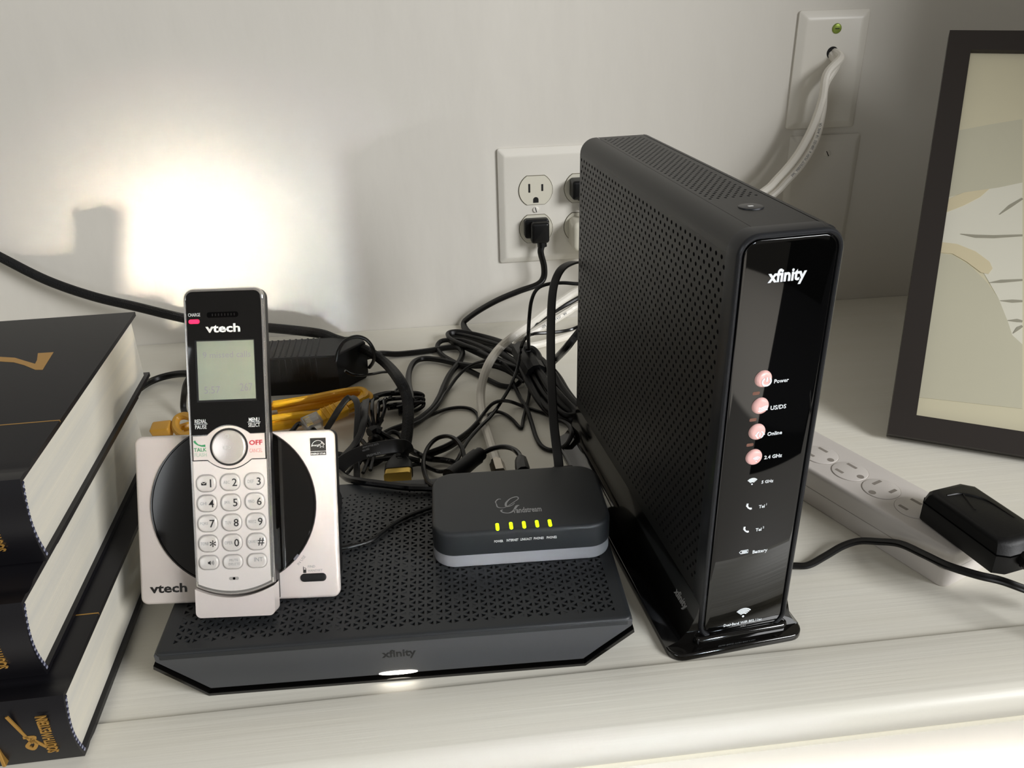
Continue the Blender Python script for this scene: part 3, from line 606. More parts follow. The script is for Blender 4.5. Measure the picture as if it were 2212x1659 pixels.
# ================================================================ perforated sheets (real holes)
def perf_sheet(x0, x1, y0, y1, px, py, r, hx0, hx1, hy0, hy1, t, skip=None, sides=8):
    """sheet in XY with staggered round holes through thickness t (top at z=0)"""
    v, f = [], []; cl = lambda x: min(max(x, x0), x1)
    ny = int(math.floor((hy1-hy0)/py)) + 1; nx = int(math.floor((hx1-hx0)/px)) + 1
    ya, yb = hy0 - py/2, hy0 + (ny-0.5)*py
    def q(*p): k = len(v); v.extend((a, b, c) for a, b, c in p); f.append(tuple(range(k, k+len(p))))
    q((x0, y0, 0), (x1, y0, 0), (x1, ya, 0), (x0, ya, 0)); q((x0, yb, 0), (x1, yb, 0), (x1, y1, 0), (x0, y1, 0))
    for j in range(ny):
        sh = 0.5*px if j % 2 else 0.0; yc = hy0 + j*py
        xa, xb = hx0 - px/2 + sh, hx0 + (nx-0.5)*px + sh - (px if j % 2 else 0)
        q((x0, yc-py/2, 0), (xa, yc-py/2, 0), (xa, yc+py/2, 0), (x0, yc+py/2, 0)); q((xb, yc-py/2, 0), (x1, yc-py/2, 0), (x1, yc+py/2, 0), (xb, yc+py/2, 0))
        for i in range(nx - (1 if j % 2 else 0)):
            xc = hx0 + i*px + sh
            if skip and skip(xc, yc):
                q((xc-px/2, yc-py/2, 0), (xc+px/2, yc-py/2, 0), (xc+px/2, yc+py/2, 0), (xc-px/2, yc+py/2, 0)); continue
            O = [(px/2, 0), (px/2, py/2), (0, py/2), (-px/2, py/2), (-px/2, 0), (-px/2, -py/2), (0, -py/2), (px/2, -py/2)]
            I = [(r*math.cos(a*math.pi/4), r*math.sin(a*math.pi/4)) for a in range(8)]
            k = len(v)
            v.extend((xc+a, yc+b, 0) for a, b in O); v.extend((xc+a, yc+b, 0) for a, b in I); v.extend((xc+a, yc+b, -t) for a, b in I)
            for a in range(8):
                b = (a+1) % 8; f.append((k+a, k+b, k+8+b, k+8+a)); f.append((k+8+a, k+8+b, k+16+b, k+16+a))
    return v, f
def tri_sheet(x0, x1, y0, y1, s, t, scale_fn):
    """sheet tiled by triangles pointing left and right, each with a smaller triangular hole through it"""
    v, f = [], []; h = s*math.sqrt(3)/2; cl = lambda p: (min(max(p[0], x0), x1), min(max(p[1], y0), y1))
    nx = int((x1-x0)/h) + 2; ny = int((y1-y0)/s) + 3
    P = lambda i, j: (x0 + i*h, y0 + (j - 1 + (0.5 if i % 2 else 0))*s)
    for i in range(nx):
        for j in range(ny):
            jo = j if i % 2 == 0 else j + 1
            for T in ([P(i, j), P(i+1, jo-1 if i % 2 == 0 else jo-1), P(i, j+1)] if False else None,):
                pass
            if i % 2 == 0: tris = [(P(i, j), P(i+1, j), P(i, j+1)), (P(i+1, j), P(i+1, j+1), P(i, j+1))]
            else: tris = [(P(i, j), P(i+1, j+1), P(i, j+1)), (P(i, j), P(i+1, j), P(i+1, j+1))]
            for T in tris:
                cx, cy = sum(p[0] for p in T)/3, sum(p[1] for p in T)/3
                C = [cl(p) for p in T]
                ar = (C[1][0]-C[0][0])*(C[2][1]-C[0][1]) - (C[2][0]-C[0][0])*(C[1][1]-C[0][1])
                if abs(ar) < 1e-10: continue
                inside = all(x0+0.002 < p[0] < x1-0.002 and y0+0.002 < p[1] < y1-0.002 for p in T)
                sc, dep = scale_fn(cx, cy) if inside else (0, 0)
                k = len(v); v.extend((a, b, 0) for a, b in C)
                if sc < 0.12: f.append((k, k+1, k+2)); continue
                for z in (0, -dep): v.extend((cx+(a-cx)*sc, cy+(b-cy)*sc, z) for a, b in T)
                for a in range(3):
                    b = (a+1) % 3; f.append((k+a, k+b, k+3+b, k+3+a)); f.append((k+3+a, k+3+b, k+6+b, k+6+a))
                if dep < t: f.append((k+6, k+7, k+8))
    return v, f
# ================================================================ flat set-top box
ca, sa = math.cos(math.radians(-1.9)), math.sin(math.radians(-1.9))
stb = thing('set_top_box', 'flat graphite cable box with triangular vent holes, lying under phone base and small adapter', 'cable box', ((ca, sa, 0), (-sa, ca, 0), (0, 0, 1), (-0.27060,-0.49120,0.00000)))
SW, SD_, SH = 0.2520, 0.1515, 0.0300
hull = [(0.0, SH-0.0012), (0.0, SH-0.0045), (0.0245, 0.0032), (SW-0.0262, 0.0032), (SW, SH-0.0045), (SW, SH-0.0012)]
L = []
for y, ins in ((0.0, 0.0006), (0.0006, 0.0), (SD_-0.0006, 0.0), (SD_, 0.0006)):
    cxm, czm = SW/2, SH*0.6
    L.append([(x + (ins if x < cxm else -ins), y, z - (ins if z > czm else -ins)) for x, z in hull])
part('body', M_stbfront, stb, loft(L), smooth=20)
part('lid_rim', M_stbtop, stb, slab(SW+0.0004, SD_+0.0004, 0.004, SH-0.0040, SH-0.0011, 0.0004, 0, SW/2, SD_/2))
random.seed(11)
def tri_scale(x, y):
    e = min(1.0, (SD_-0.012-y)/0.035); e = max(0, e)
    r = random.random()
    if r < 0.10: return (0.44*e, 0.0002)
    return ((0.50 + 0.05*random.random())*(0.55 + 0.45*e) if e > 0.02 else 0, 0.0012)
part('vent_sheet', M_stbtop, stb, (lambda q: ([(a, b, c+SH) for a, b, c in q[0]], q[1]))(tri_sheet(0.0026, SW-0.0026, 0.0026, SD_-0.0026, 0.0057, 0.0011, tri_scale)), smooth=None)
ed = []
for (ins, z) in ((0.0, SH-0.0014), (0.0003, SH-0.0006), (0.0010, SH-0.0001), (0.0026, SH)): ed.append([(x, y, z) for x, y in rrect(SW-2*ins, SD_-2*ins, max(0.004-ins, 0.0008), 5, SW/2, SD_/2)])
part('top_edge', M_stbtop, stb, loft(ed, cap=False))
part('vent_cavity', M_hole, stb, box(0.004, SW-0.004, 0.004, SD_-0.004, SH-0.0016, SH-0.00112), smooth=None)
b0 = [(-0.0006, SH-0.0062), (0.0240, 0.0016), (SW-0.0258, 0.0016), (SW+0.0006, SH-0.0062)]
b1 = [(SW+0.0010, SH-0.0084), (SW-0.0254, 0.0), (0.0236, 0.0), (-0.0010, SH-0.0084)]
part('base_tray', M_blackglossy, stb, loft([[(x, -0.0016, z) for x, z in b0+b1], [(x, SD_, z) for x, z in b0+b1]]), smooth=20)
lx = (0.12591,0.01745)
part('lettering', M_darkink, stb, onto(text_vf('xfinity', 0, 0, w=dist((0.11632,0.01746), (0.13428,0.01723)), h=0.0066, z0=-0.001, z1=0.00012, bold=0.02), (lx[0], 0, lx[1]), (1, 0, 0), (0, 0, 1), (0, -1, 0)), smooth=None)
le = (0.12451,0.00321)
part('status_light', M_ledwhite, stb, onto(prism([(0.0104*math.cos(2*math.pi*k/36), 0.0013*math.sin(2*math.pi*k/36)) for k in range(36)], -0.001, 0.0003), (le[0], 0, 0.0045), (1, 0, 0), (0, 0, 1), (0, -1, 0)))
# ================================================================ small telephone adapter on top
ca, sa = math.cos(math.radians(-2.1)), math.sin(math.radians(-2.1))
ata = thing('phone_adapter', 'small charcoal telephone adapter with five yellow-green lights, on the flat box', 'phone adapter', ((ca, sa, 0), (-sa, ca, 0), (0, 0, 1), (-0.12320,-0.44350,0.03000)))
AW, AD, AH = 0.1050, 0.0660, 0.0245
part('lower_band', M_atagrey, ata, slab(AW, AD, 0.0135, 0.0002, 0.0090, 0.0, 0.0012, AW/2, AD/2, n=10))
part('upper_shell', M_ata, ata, slab(AW+0.0003, AD+0.0003, 0.0135, 0.0090, AH, 0.0026, 0.0, AW/2, AD/2, n=10, k=4))
for q in [(0.03789,0.00357), (0.04588,0.00377), (0.05342,0.00380), (0.06105,0.00393), (0.06855,0.00386)]:
    part('indicator_light', M_ledgreen, ata, slab(0.0021, 0.0066, 0.001, AH-0.001, AH+0.0003, 0.0002, 0, q[0], q[1]+0.0008))
g0, g1 = (0.03853,0.01714), (0.05272,0.03335)
gw, gh = g1[0]-g0[0], g1[1]-g0[1]
def gp(a, b): return (g0[0]+gw*a, g0[1]+gh*b)
part('logo', M_greyink, ata, penstroke([gp(0.02,0.62), gp(0.0,0.78), gp(0.12,0.93), gp(0.24,0.92)], [0.0003,0.0007,0.0006,0.0002], AH-0.001, AH+0.0001), penstroke([gp(0.02,0.62), gp(0.06,0.42), gp(0.25,0.35), gp(0.45,0.42), gp(0.75,0.66), gp(0.97,0.86), gp(0.96,0.99), gp(0.82,1.0), gp(0.62,0.90), gp(0.44,0.66), gp(0.42,0.46), gp(0.52,0.42), gp(0.70,0.50), gp(0.80,0.62)], [0.0006,0.0007,0.0003,0.0003,0.0004,0.0006,0.0006,0.0004,0.0006,0.0012,0.0013,0.0006,0.0004,0.0003], AH-0.001, AH+0.0001),
     penstroke([gp(0.98,0.45), gp(0.86,0.40), gp(0.70,0.12), gp(0.48,0.0), gp(0.26,0.06), gp(0.18,0.18), gp(0.26,0.22)], [0.0004,0.0015,0.0012,0.0005,0.0007,0.0009,0.0005], AH-0.001, AH+0.0001),
     text_vf('randstream', *mid((0.04884,0.01964), (0.06526,0.01918)), w=dist((0.04884,0.01964), (0.06526,0.01918)), h=0.0054, z0=AH-0.001, z1=AH+0.0001, bold=0.02), smooth=None)
for s, q, w in (('POWER', (0.03816,0.01737), 84), ('INTERNET', (0.04620,0.01758), 112), ('LINK/ACT', (0.05413,0.01764), 108), ('PHONE1', (0.06148,0.01767), 94), ('PHONE2', (0.06904,0.01768), 96)):
    part('lettering', M_whiteink, ata, onto(text_vf(s, 0, 0, w=w*0.0000615, h=0.0016, z0=-0.001, z1=0.0002, bold=0.01), (q[0], -0.00015, q[1]+0.0002), (1, 0, 0), (0, 0, 1), (0, -1, 0)), smooth=None)
# ================================================================ tower gateway
th = 0.1007; ca, sa = math.cos(th), math.sin(th)
rt = thing('gateway_router', 'tall black perforated gateway tower with glossy front panel and icons', 'router', ((ca, sa, 0), (-sa, ca, 0), (0, 0, 1), (0.0205, -0.4956, 0)))
RW, RD, RH = 0.0521, 0.2401, 0.2377
TR_ = 0.0105
prof = [(0.0018, 0.020), (0.0018, RH-TR_), (0.0, RH-TR_)]
for k in range(1, 9):
    a = math.pi/2*k/8; prof.append((TR_ - TR_*math.cos(a), RH - TR_ + TR_*math.sin(a)))
prof += [(0.0119, RH), (0.0119, RH-0.0014), (RW-0.0066, RH-0.0014), (RW-0.0066, RH)]
for k in range(0, 7):
    a = math.pi/2*(1 - k/6); prof.append((RW-0.0060 + 0.0060*math.cos(a), RH-0.0060 + 0.0060*math.sin(a)))
prof += [(RW, 0.020)]
part('shell', M_shell, rt, loft([[(x, 0.006, z) for x, z in prof], [(x, RD, z) for x, z in prof]]), smooth=40)
sheet = perf_sheet(0.006, RD, 0.020, RH-TR_, 0.0060, 0.0040, 0.00118, 0.0085, RD-0.0035, 0.040, RH-TR_-0.0008-0.001, 0.0016)
part('side_vent_sheet', M_shell, rt, ([(0.0 - c*0 + (-c), a, b) for a, b, c in sheet[0]], sheet[1]), smooth=None)
part('side_cavity', M_hole, rt, box(0.0015, 0.00178, 0.0065, RD-0.0005, 0.021, RH-TR_-0.0003), smooth=None)
top = perf_sheet(0.0123, RW-0.0070, 0.006, RD, 0.0042, 0.0030, 0.0009, 0.0155, RW-0.0095, 0.064, RD-0.006, 0.0009)
part('top_grille', M_shell, rt, ([(a, b, c+RH-0.0001) for a, b, c in top[0]], top[1]), smooth=None)
part('top_cavity', M_hole, rt, box(0.0126, RW-0.0073, 0.0075, RD-0.001, RH-0.00138, RH-0.0010), smooth=None)
bt = (0.02755,0.04353)
part('pairing_button', M_bezel, rt, slab(0.0125, 0.0110, 0.0054, RH-0.001, RH+0.0005, 0.0004, 0, bt[0], bt[1]))
part('button_mark', M_whiteink, rt, box(bt[0]-0.0016, bt[0]+0.0012, bt[1]-0.0008, bt[1]+0.0008, RH, RH+0.00055), smooth=None)
# front bezel and glass
zb = 0.0050
BH_ = RH + 0.0008 - zb
def fr(vf, y=0.0): return ([(p[0], y - p[2], p[1]) for p in vf[0]], vf[1])     # local XY sheet -> upright front, z towards viewer
bez = []
cxr, czr = RW/2, zb + BH_/2
for ins, d in ((0.0, -0.0100), (0.0, -0.0006), (0.0004, 0.0004), (0.0012, 0.0010), (0.0020, 0.0010), (0.0026, 0.0004), (0.0028, -0.0010)):
    bez.append([(x, -d, z) for x, z in rrect(RW+0.0006-2*ins, BH_-2*ins, 0.0105-ins, 8, cxr, czr)])
part('front_bezel', M_bezel, rt, loft(bez, cap=False))
part('bezel_back', M_black, rt, fr(slab(RW-0.003, BH_-0.003, 0.009, -0.0095, -0.0012, 0, 0, cxr, czr)), smooth=None)
pan = part('front_panel', M_panel, rt, fr(slab(RW-0.0064, BH_-0.0064, 0.0075, -0.0011, 0.0004, 0.0004, 0, cxr, czr, n=8)))
ZI0, ZI1 = 0.0, 0.0006
def fpart(name, m, *s): return part(name, m, pan, *[fr(x) for x in s], smooth=None)
def fletters(m, *s):
    for x in s: fpart('lettering', m, x)
pxm = dist((-0.03419,0.09471), (-0.00607,0.08974))/400        # metres per zoomed pixel on the panel
fpart('lettering', M_white, text_vf('xfinity', *(0.02553,0.21708), w=dist((0.01604,0.21716), (0.03499,0.21724)), h=0.0082, z0=ZI0, z1=ZI1, bold=0.03))
def wifi(c, w, n, z0=ZI0, z1=ZI1):
    R = w/2/math.sin(math.radians(47)); o = [disc(c[0], c[1]-R*0.42, R*0.115, z0, z1, 14)]
    for k in range(n):
        r1 = R*(1 - k*0.72/n); o.append(arc_band(c[0], c[1]-R*0.42, r1-R*0.12*(4/n)**0.4, r1, 43, 137, z0, z1, 12))
    return o
def handset(c, s):
    return [stroke([(c[0]-0.55*s, c[1]+0.85*s), (c[0]-0.62*s, c[1]+0.2*s), (c[0]-0.2*s, c[1]-0.5*s), (c[0]+0.45*s, c[1]-0.85*s), (c[0]+0.75*s, c[1]-0.75*s)], [0.5*s, 0.55*s, 0.32*s, 0.55*s, 0.5*s], ZI0, ZI1)]
fletters(M_white, text_vf('Power', *(0.02975,0.16407), w=dist((0.02596,0.16456), (0.03352,0.16359)), z0=ZI0, z1=ZI1, bold=0.01), text_vf('US/DS', *(0.03001,0.14957), w=dist((0.02596,0.15013), (0.03416,0.14900)), z0=ZI0, z1=ZI1, bold=0.01),
      text_vf('Online', *(0.02996,0.13488), w=dist((0.02604,0.13546), (0.03389,0.13431)), z0=ZI0, z1=ZI1, bold=0.01), text_vf('2.4 GHz', *(0.03083,0.12125), w=dist((0.02605,0.12199), (0.03564,0.12051)), z0=ZI0, z1=ZI1, bold=0.01),
      text_vf('5 GHz', *(0.02953,0.10647), w=pxm*92, z0=ZI0, z1=ZI1, bold=0.01), text_vf('Tel', *(0.02822,0.09123), w=pxm*46, z0=ZI0, z1=ZI1, bold=0.01), text_vf('1', *(0.03079,0.09215), h=pxm*17, z0=ZI0, z1=ZI1),
      text_vf('Tel', *(0.02816,0.07653), w=pxm*46, z0=ZI0, z1=ZI1, bold=0.01), text_vf('2', *(0.03083,0.07754), h=pxm*17, z0=ZI0, z1=ZI1), text_vf('Battery', *(0.03073,0.06173), w=pxm*120, z0=ZI0, z1=ZI1, bold=0.01),
      text_vf('Dual-Band WiFi 802.11ac', *(0.02605,0.01325), w=pxm*322, h=pxm*25, z0=ZI0, z1=ZI1, bold=0.01))
fpart('model_mark', M_greyink, text_vf('XB3', *(0.02643,0.01054), w=pxm*44, z0=ZI0, z1=ZI1))
fpart('wireless_icon', M_white, *wifi((0.02098,0.10771), pxm*76, 4)); fpart('wireless_icon', M_white, *wifi((0.02577,0.02012), pxm*120, 4))
fpart('receiver_icon', M_white, *handset((0.02106,0.09262), pxm*29)); fpart('receiver_icon', M_white, *handset((0.02103,0.07798), pxm*29))
bc = (0.02120,0.06320); s = pxm
fpart('battery_icon', M_white, stroke([(bc[0]-24*s, bc[1]-13*s), (bc[0]+34*s, bc[1]-13*s), (bc[0]+34*s, bc[1]+13*s), (bc[0]-24*s, bc[1]+13*s), (bc[0]-36*s, bc[1]), (bc[0]-24*s, bc[1]-13*s)], 5*s, ZI0, ZI1), prism([(bc[0]-16*s, bc[1]-5*s), (bc[0]+26*s, bc[1]-5*s), (bc[0]+26*s, bc[1]+5*s), (bc[0]-16*s, bc[1]+5*s)], ZI0, ZI1))
om = dist((0.01659,0.15249), (0.02437,0.15143))/200
for i, (o_, ic) in enumerate((((0.01987,0.16635), (0.02092,0.16548)), ((0.02004,0.15170), (0.02081,0.15071)), ((0.02002,0.13720), (0.02087,0.13625)), ((0.02003,0.12266), (0.02068,0.12188)))):
    ob = part('indicator_light', M_ledpink, pan, fr(disc(o_[0], o_[1], om*112, 0.0, 0.0022, 32, 0.0018, 5)))
    z0, z1 = 0.001, 0.0024
    if i == 0: ps = [arc_band(ic[0], ic[1], om*46, om*66, -235, 55, z0, z1, 20), prism([(ic[0]-om*9, ic[1]), (ic[0]+om*9, ic[1]), (ic[0]+om*9, ic[1]+om*58), (ic[0]-om*9, ic[1]+om*58)], z0, z1)]
    elif i == 1: ps = [stroke([(ic[0]+om*a, ic[1]+om*(b+dy)) for a, b in ((-60, -6), (-32, -16), (0, -4), (32, 8), (62, 2))], om*12, z0, z1) for dy in (28, 4, -20)]
    elif i == 2: ps = [arc_band(ic[0], ic[1], om*38, om*54, 110, 250, z0, z1, 14), arc_band(ic[0], ic[1], om*38, om*54, -70, 70, z0, z1, 14), box(ic[0]-om*8, ic[0]+om*8, ic[1]-om*34, ic[1]+om*34, z0, z1), box(ic[0]-om*70, ic[0]-om*44, ic[1]-om*7, ic[1]+om*7, z0, z1), box(ic[0]+om*44, ic[0]+om*70, ic[1]-om*7, ic[1]+om*7, z0, z1)]
    else: ps = wifi((ic[0], ic[1]+om*6), om*105, 3, z0, z1)
    part('icon', M_white, ob, *[fr(x) for x in ps], smooth=None)
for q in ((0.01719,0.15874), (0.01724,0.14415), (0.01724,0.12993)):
    fpart('window_light', M_warmrefl, prism(rrect(om*95, om*44, om*14, 3, q[0], q[1]), 0.0, 0.00045))  # warm reflections under the indicators, made as dimly glowing patches
# flared foot
left = [(0.0020, 0.036), (-0.0002, 0.030), (-0.0020, 0.022), (-0.0058, 0.0130), (-0.0115, 0.0066), (-0.0185, 0.0036)]
right = [(RW+0.0102, 0.0036), (RW+0.0070, 0.0060), (RW+0.0035, 0.0120), (RW+0.0012, 0.021), (RW-0.001, 0.030), (RW-0.002, 0.036)]
Lf = []
for y, kf in ((0.0008, 1.0), (0.006, 1.0), (RD*0.5, 0.97), (RD-0.01, 0.92), (RD-0.001, 0.85)):
    Lf.append([(x*kf if x < 0 else x, y, z) for x, z in left] + [(x, y, z) for x, z in right[::-1]][::-1])
part('flared_foot', M_blackglossy, rt, loft(Lf), smooth=60)
part('base_plate', M_blackglossy, rt, slab(0.0185+RW+0.0102, RD+0.010, 0.0085, 0.0, 0.0040, 0.0012, 0.0004, (RW+0.0102-0.0185)/2, RD/2-0.0030, n=6))
part('front_sill', M_blackglossy, rt, slab(RW+0.004, 0.010, 0.004, 0.0035, 0.0085, 0.002, 0, RW/2, 0.002))
lp = (0.01231,0.00800)
part('side_lettering', M_greyink, rt, onto(text_vf('xfinity', 0, 0, w=0.0155, h=0.0055, z0=-0.004, z1=0.0004, bold=0.02), (-0.0032, 0.0190, 0.0195), (0, 1, 0) if False else (0, -1, 0), (0.55, 0, 0.83), (-0.83, 0, 0.55)), smooth=None)
# ================================================================ power brick behind the phone
br = thing('power_brick', 'ribbed black power brick lying on the cabinet behind the phone handset', 'power supply', loc=(0, 0, 0.0))
plan = [(-0.3130, -0.1380), (-0.1995, -0.1438), (-0.1745, -0.1150), (-0.1790, -0.1020), (-0.3120, -0.0990)]
def poly_inset(pl, d):
    c = (sum(p[0] for p in pl)/len(pl), sum(p[1] for p in pl)/len(pl)); o = []
    for p in pl:
        l = math.hypot(p[0]-c[0], p[1]-c[1]); o.append((p[0]-(p[0]-c[0])/l*d, p[1]-(p[1]-c[1])/l*d))
    return o
BZ = 0.0375
part('case', M_soft, br, loft([[(x, y, z) for x, y in poly_inset(plan, i)] for i, z in ((0.003, 0.0), (0.0005, 0.004), (0.0, 0.017), (0.0, 0.018), (0.0004, BZ-0.0015), (0.0012, BZ-0.0004), (0.0022, BZ))]), smooth=15)
for k in range(18):
    x = -0.310 + k*0.0054; yv = -0.1370 - (x+0.333)*0.0509
    r = part('rib', M_soft, br, box(x, x+0.0018, yv+0.0022, -0.1005, BZ-0.002, BZ+0.0005, 0.0003), box(x, x+0.0010, yv-0.0004, yv+0.004, 0.014, BZ-0.002, 0.0002))
part('cord_boot', M_black, br, tube([(-0.180, -0.112, 0.020), (-0.171, -0.108, 0.020), (-0.163, -0.105, 0.016)], 0.0042, 8, 3))
part('inlet_plug', M_black, br, box(-0.3195, -0.3115, -0.130, -0.108, 0.004, 0.026, 0.002))
# ================================================================ power strip and its adapter
ps = thing('power_strip', 'white plastic power strip with a row of sockets, right of the tower', 'power strip', ((-0.39608,0.91822,-0.00000), (0.91822,0.39608,0.00000), (0, 0, 1), (0.18620,-0.46620,0.00000)))
PL, PWd, PH_ = 0.262, 0.0465, 0.0270
part('lower_shell', M_whiteplastic, ps, slab(PL, PWd, 0.006, 0.0, 0.0128, 0.0003, 0.0008, PL/2-0.002, PWd/2-0.004))
part('upper_shell', M_whiteplastic, ps, slab(PL, PWd, 0.006, 0.0131, PH_, 0.0032, 0.0003, PL/2-0.002, PWd/2-0.004, k=4))
part('shell_seam', M_seam, ps, slab(PL-0.001, PWd-0.001, 0.0055, 0.012, 0.0135, 0, 0, PL/2-0.002, PWd/2-0.004))
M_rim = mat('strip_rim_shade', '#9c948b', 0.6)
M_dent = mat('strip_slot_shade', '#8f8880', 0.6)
def ring(cx, cy, r, w, z0, z1, n=40): return arc_band(cx, cy, r-w, r, 0, 360, z0, z1, n)
U0 = [0.0402 + k*0.0256 for k in range(8)]
for k, u in enumerate(U0):
    vv = 0.0172
    so = part('socket', M_whiteplastic, ps, disc(u, vv, 0.0121, PH_-0.001, PH_+0.0005, 40, 0.0004))
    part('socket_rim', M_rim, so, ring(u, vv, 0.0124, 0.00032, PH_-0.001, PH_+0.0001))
    turn = (k == 1)
    def R2(a, b): return (u + (b if turn else a), vv + (a if turn else b))
    for (a0, a1, bb) in ((-0.0005, 0.0075, 0.0062), (0.0005, 0.0070, -0.0062)):
        p, q = R2(a0, bb), R2(a1, bb); w = 0.0012
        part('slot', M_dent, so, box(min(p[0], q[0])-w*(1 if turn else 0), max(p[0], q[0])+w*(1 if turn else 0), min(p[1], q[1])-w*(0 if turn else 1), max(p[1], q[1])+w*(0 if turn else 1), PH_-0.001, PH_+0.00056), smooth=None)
    p = R2(-0.0088, 0.0)
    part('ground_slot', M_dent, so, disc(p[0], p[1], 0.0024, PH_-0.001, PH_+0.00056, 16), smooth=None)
O_ = V3((0.18620,-0.46620,0.00000)); e1 = V3((-0.39608,0.91822,-0.00000)); e2 = V3((0.91822,0.39608,0.00000))
def strip_pt(u, v, z): return O_ + e1*u + e2*v + V3((0, 0, z))
a1 = (e1*-0.98 + e2*-0.20).normalized(); a2 = (e1*-0.20 + e2*0.98).normalized()
ad = thing('plug_adapter', 'chunky black plug-in adapter on the near end of the white power strip', 'adapter', (a1, a2, (0, 0, 1), strip_pt(0.0338, 0.0091, PH_+0.0006)))
AL, AWd = 0.0640, 0.0345
oc = [(0.0035, 0.0), (0.0600, 0.0), (AL, 0.006), (AL, AWd-0.008), (0.058, AWd), (0.006, AWd), (0.0, AWd-0.007), (0.0, 0.004)]
part('case', M_soft, ad, loft([[(x, y, z) for x, y in poly_inset(oc, i)] for i, z in ((0.001, 0.0), (0.0, 0.001), (0.0, 0.0128), (0.0004, 0.0132), (0.0022, 0.0185), (0.0045, 0.0208), (0.0075, 0.0215))]), smooth=40)
part('case_seam', M_hole, ad, loft([[(x, y, z) for x, y in poly_inset(oc, i)] for i, z in ((0.00018, 0.0122), (-0.00012, 0.0126), (-0.00012, 0.0130), (0.0003, 0.0134))], cap=False))
part('embossed_arc', M_black, ad, tube([(0.012, 0.008, 0.0212), (0.014, 0.018, 0.0216), (0.024, 0.026, 0.0214), (0.044, 0.0275, 0.0210)], 0.0008, 6, 6), tube([(0.014, 0.018, 0.0216), (0.030, 0.012, 0.0215)], 0.0006, 6, 4))
part('strain_relief', M_black, ad, tube([(AL-0.002, 0.0165, 0.010), (AL+0.004, 0.0165, 0.0095), (AL+0.013, 0.017, 0.008)], 0.0046, 10, 4), *[tube([(AL+0.002+k*0.003, 0.0165, 0.0098-k*0.0004), (AL+0.0035+k*0.003, 0.0165, 0.0096-k*0.0004)], 0.0054-k*0.0003, 10, 2) for k in range(4)])
part('cord', M_blackcable, ad, tube([(AL+0.012, 0.017, 0.008), (AL+0.03, 0.019, 0.001), (AL+0.06, 0.028, -0.018), (AL+0.12, 0.05, -0.0245), (AL+0.30, 0.12, -0.0248)], 0.0025, 8))

# ================================================================ cables
def cable(name, label, m, pts, r=0.002, cat='cable', prof=None, wdir=None, n=8, sub=7, group=None):
    t = thing(name, label, cat, loc=(0, 0, 0), group=group)
    part('jacket', m, t, tube(pts, r, n, sub, wdir, prof))
    return t
def join(t, m, name, pts, r, prof=None, wdir=None, n=8, sub=7): return part(name, m, t, tube(pts, r, n, sub, wdir, prof))
# --- cord from the outlet plug, along the wall, into the tied hank
pp_ = rrect(0.0070, 0.0042, 0.0019, 3)
part('jacket', M_blackcable, power_cord_top, tube([PC0, (0.0035,-0.0190,0.0814), (0.0068,-0.0190,0.0664), (0.0061,-0.0200,0.0543), (-0.0013,-0.0240,0.0486), (-0.0200,-0.0260,0.0436), (-0.0415,-0.0220,0.0340), (-0.0604,-0.0160,0.0218), (-0.0736,-0.0100,0.0104),
     (-0.0783,-0.0092,0.0045), (-0.0754,-0.0307,0.0040), (-0.0632,-0.0583,0.0040), (-0.0493,-0.0892,0.0060), (-0.0367,-0.1217,0.0080), (-0.0280,-0.1458,0.0100), (-0.0232,-0.1755,0.0100), (-0.0170,-0.2069,0.0090), (-0.0071,-0.2336,0.0070), (-0.0006,-0.2364,0.0060), (0.0018,-0.2233,0.0080), (-0.0059,-0.1987,0.0120), (-0.0174,-0.1618,0.0140), (-0.0275,-0.1330,0.0140),
     (-0.0429,-0.0948,0.0110), (-0.0649,-0.0637,0.0080), (-0.0834,-0.0444,0.0060), (-0.0938,-0.0373,0.0050), (-0.0952,-0.0498,0.0050), (-0.0837,-0.0704,0.0070), (-0.0644,-0.1055,0.0100), (-0.0476,-0.1368,0.0130), (-0.0321,-0.1577,0.0160)], 0.003, prof=pp_))
hk = thing('tied_cable_hank', 'black power cord folded into a tied hank beside the tower base', 'cord', loc=(0, 0, 0))
part('jacket', M_blackcable, hk, tube([(-0.0295,-0.1377,0.0120), (-0.0262,-0.1698,0.0130), (-0.0249,-0.1956,0.0120), (-0.0196,-0.2236,0.0100), (-0.0052,-0.2357,0.0060), (0.0019,-0.2295,0.0060), (0.0001,-0.2064,0.0100), (-0.0102,-0.1877,0.0150), (-0.0177,-0.1643,0.0180), (-0.0256,-0.1389,0.0180), (-0.0280,-0.1270,0.0170), (-0.0273,-0.1508,0.0180), (-0.0244,-0.1839,0.0170), (-0.0196,-0.2083,0.0140), (-0.0093,-0.2327,0.0100), (-0.0009,-0.2316,0.0100), (-0.0085,-0.2140,0.0160), (-0.0166,-0.1892,0.0190), (-0.0238,-0.1629,0.0220), (-0.0300,-0.1225,0.0180), (-0.0416,-0.0826,0.0100), (-0.0586,-0.0547,0.0060), (-0.0803,-0.0418,0.0075), (-0.0917,-0.0404,0.0080), (-0.0963,-0.0469,0.0080), (-0.0916,-0.0650,0.0090), (-0.0726,-0.0910,0.0100), (-0.0483,-0.1182,0.0080), (-0.0313,-0.1410,0.0080)], 0.003, prof=pp_))
hb_ = [V3(p) for p in ((-0.0327,-0.1233,0.0200), (-0.0288,-0.1532,0.0220), (-0.0249,-0.1788,0.0200), (-0.0202,-0.2043,0.0160), (-0.0116,-0.2249,0.0100), (-0.0024,-0.2337,0.0060))]
for k, (dx, dz) in enumerate(((-0.007, -0.004), (0.004, 0.002), (0.010, -0.003), (0.015, 0.0), (0.020, -0.005))):
    part('strand', M_blackcable, hk, tube([p + V3((dx*min(1, i/2.0 + 0.3), 0.002*k, max(dz, 0.004 - p.z))) for i, p in enumerate(hb_)], 0.003, prof=pp_))
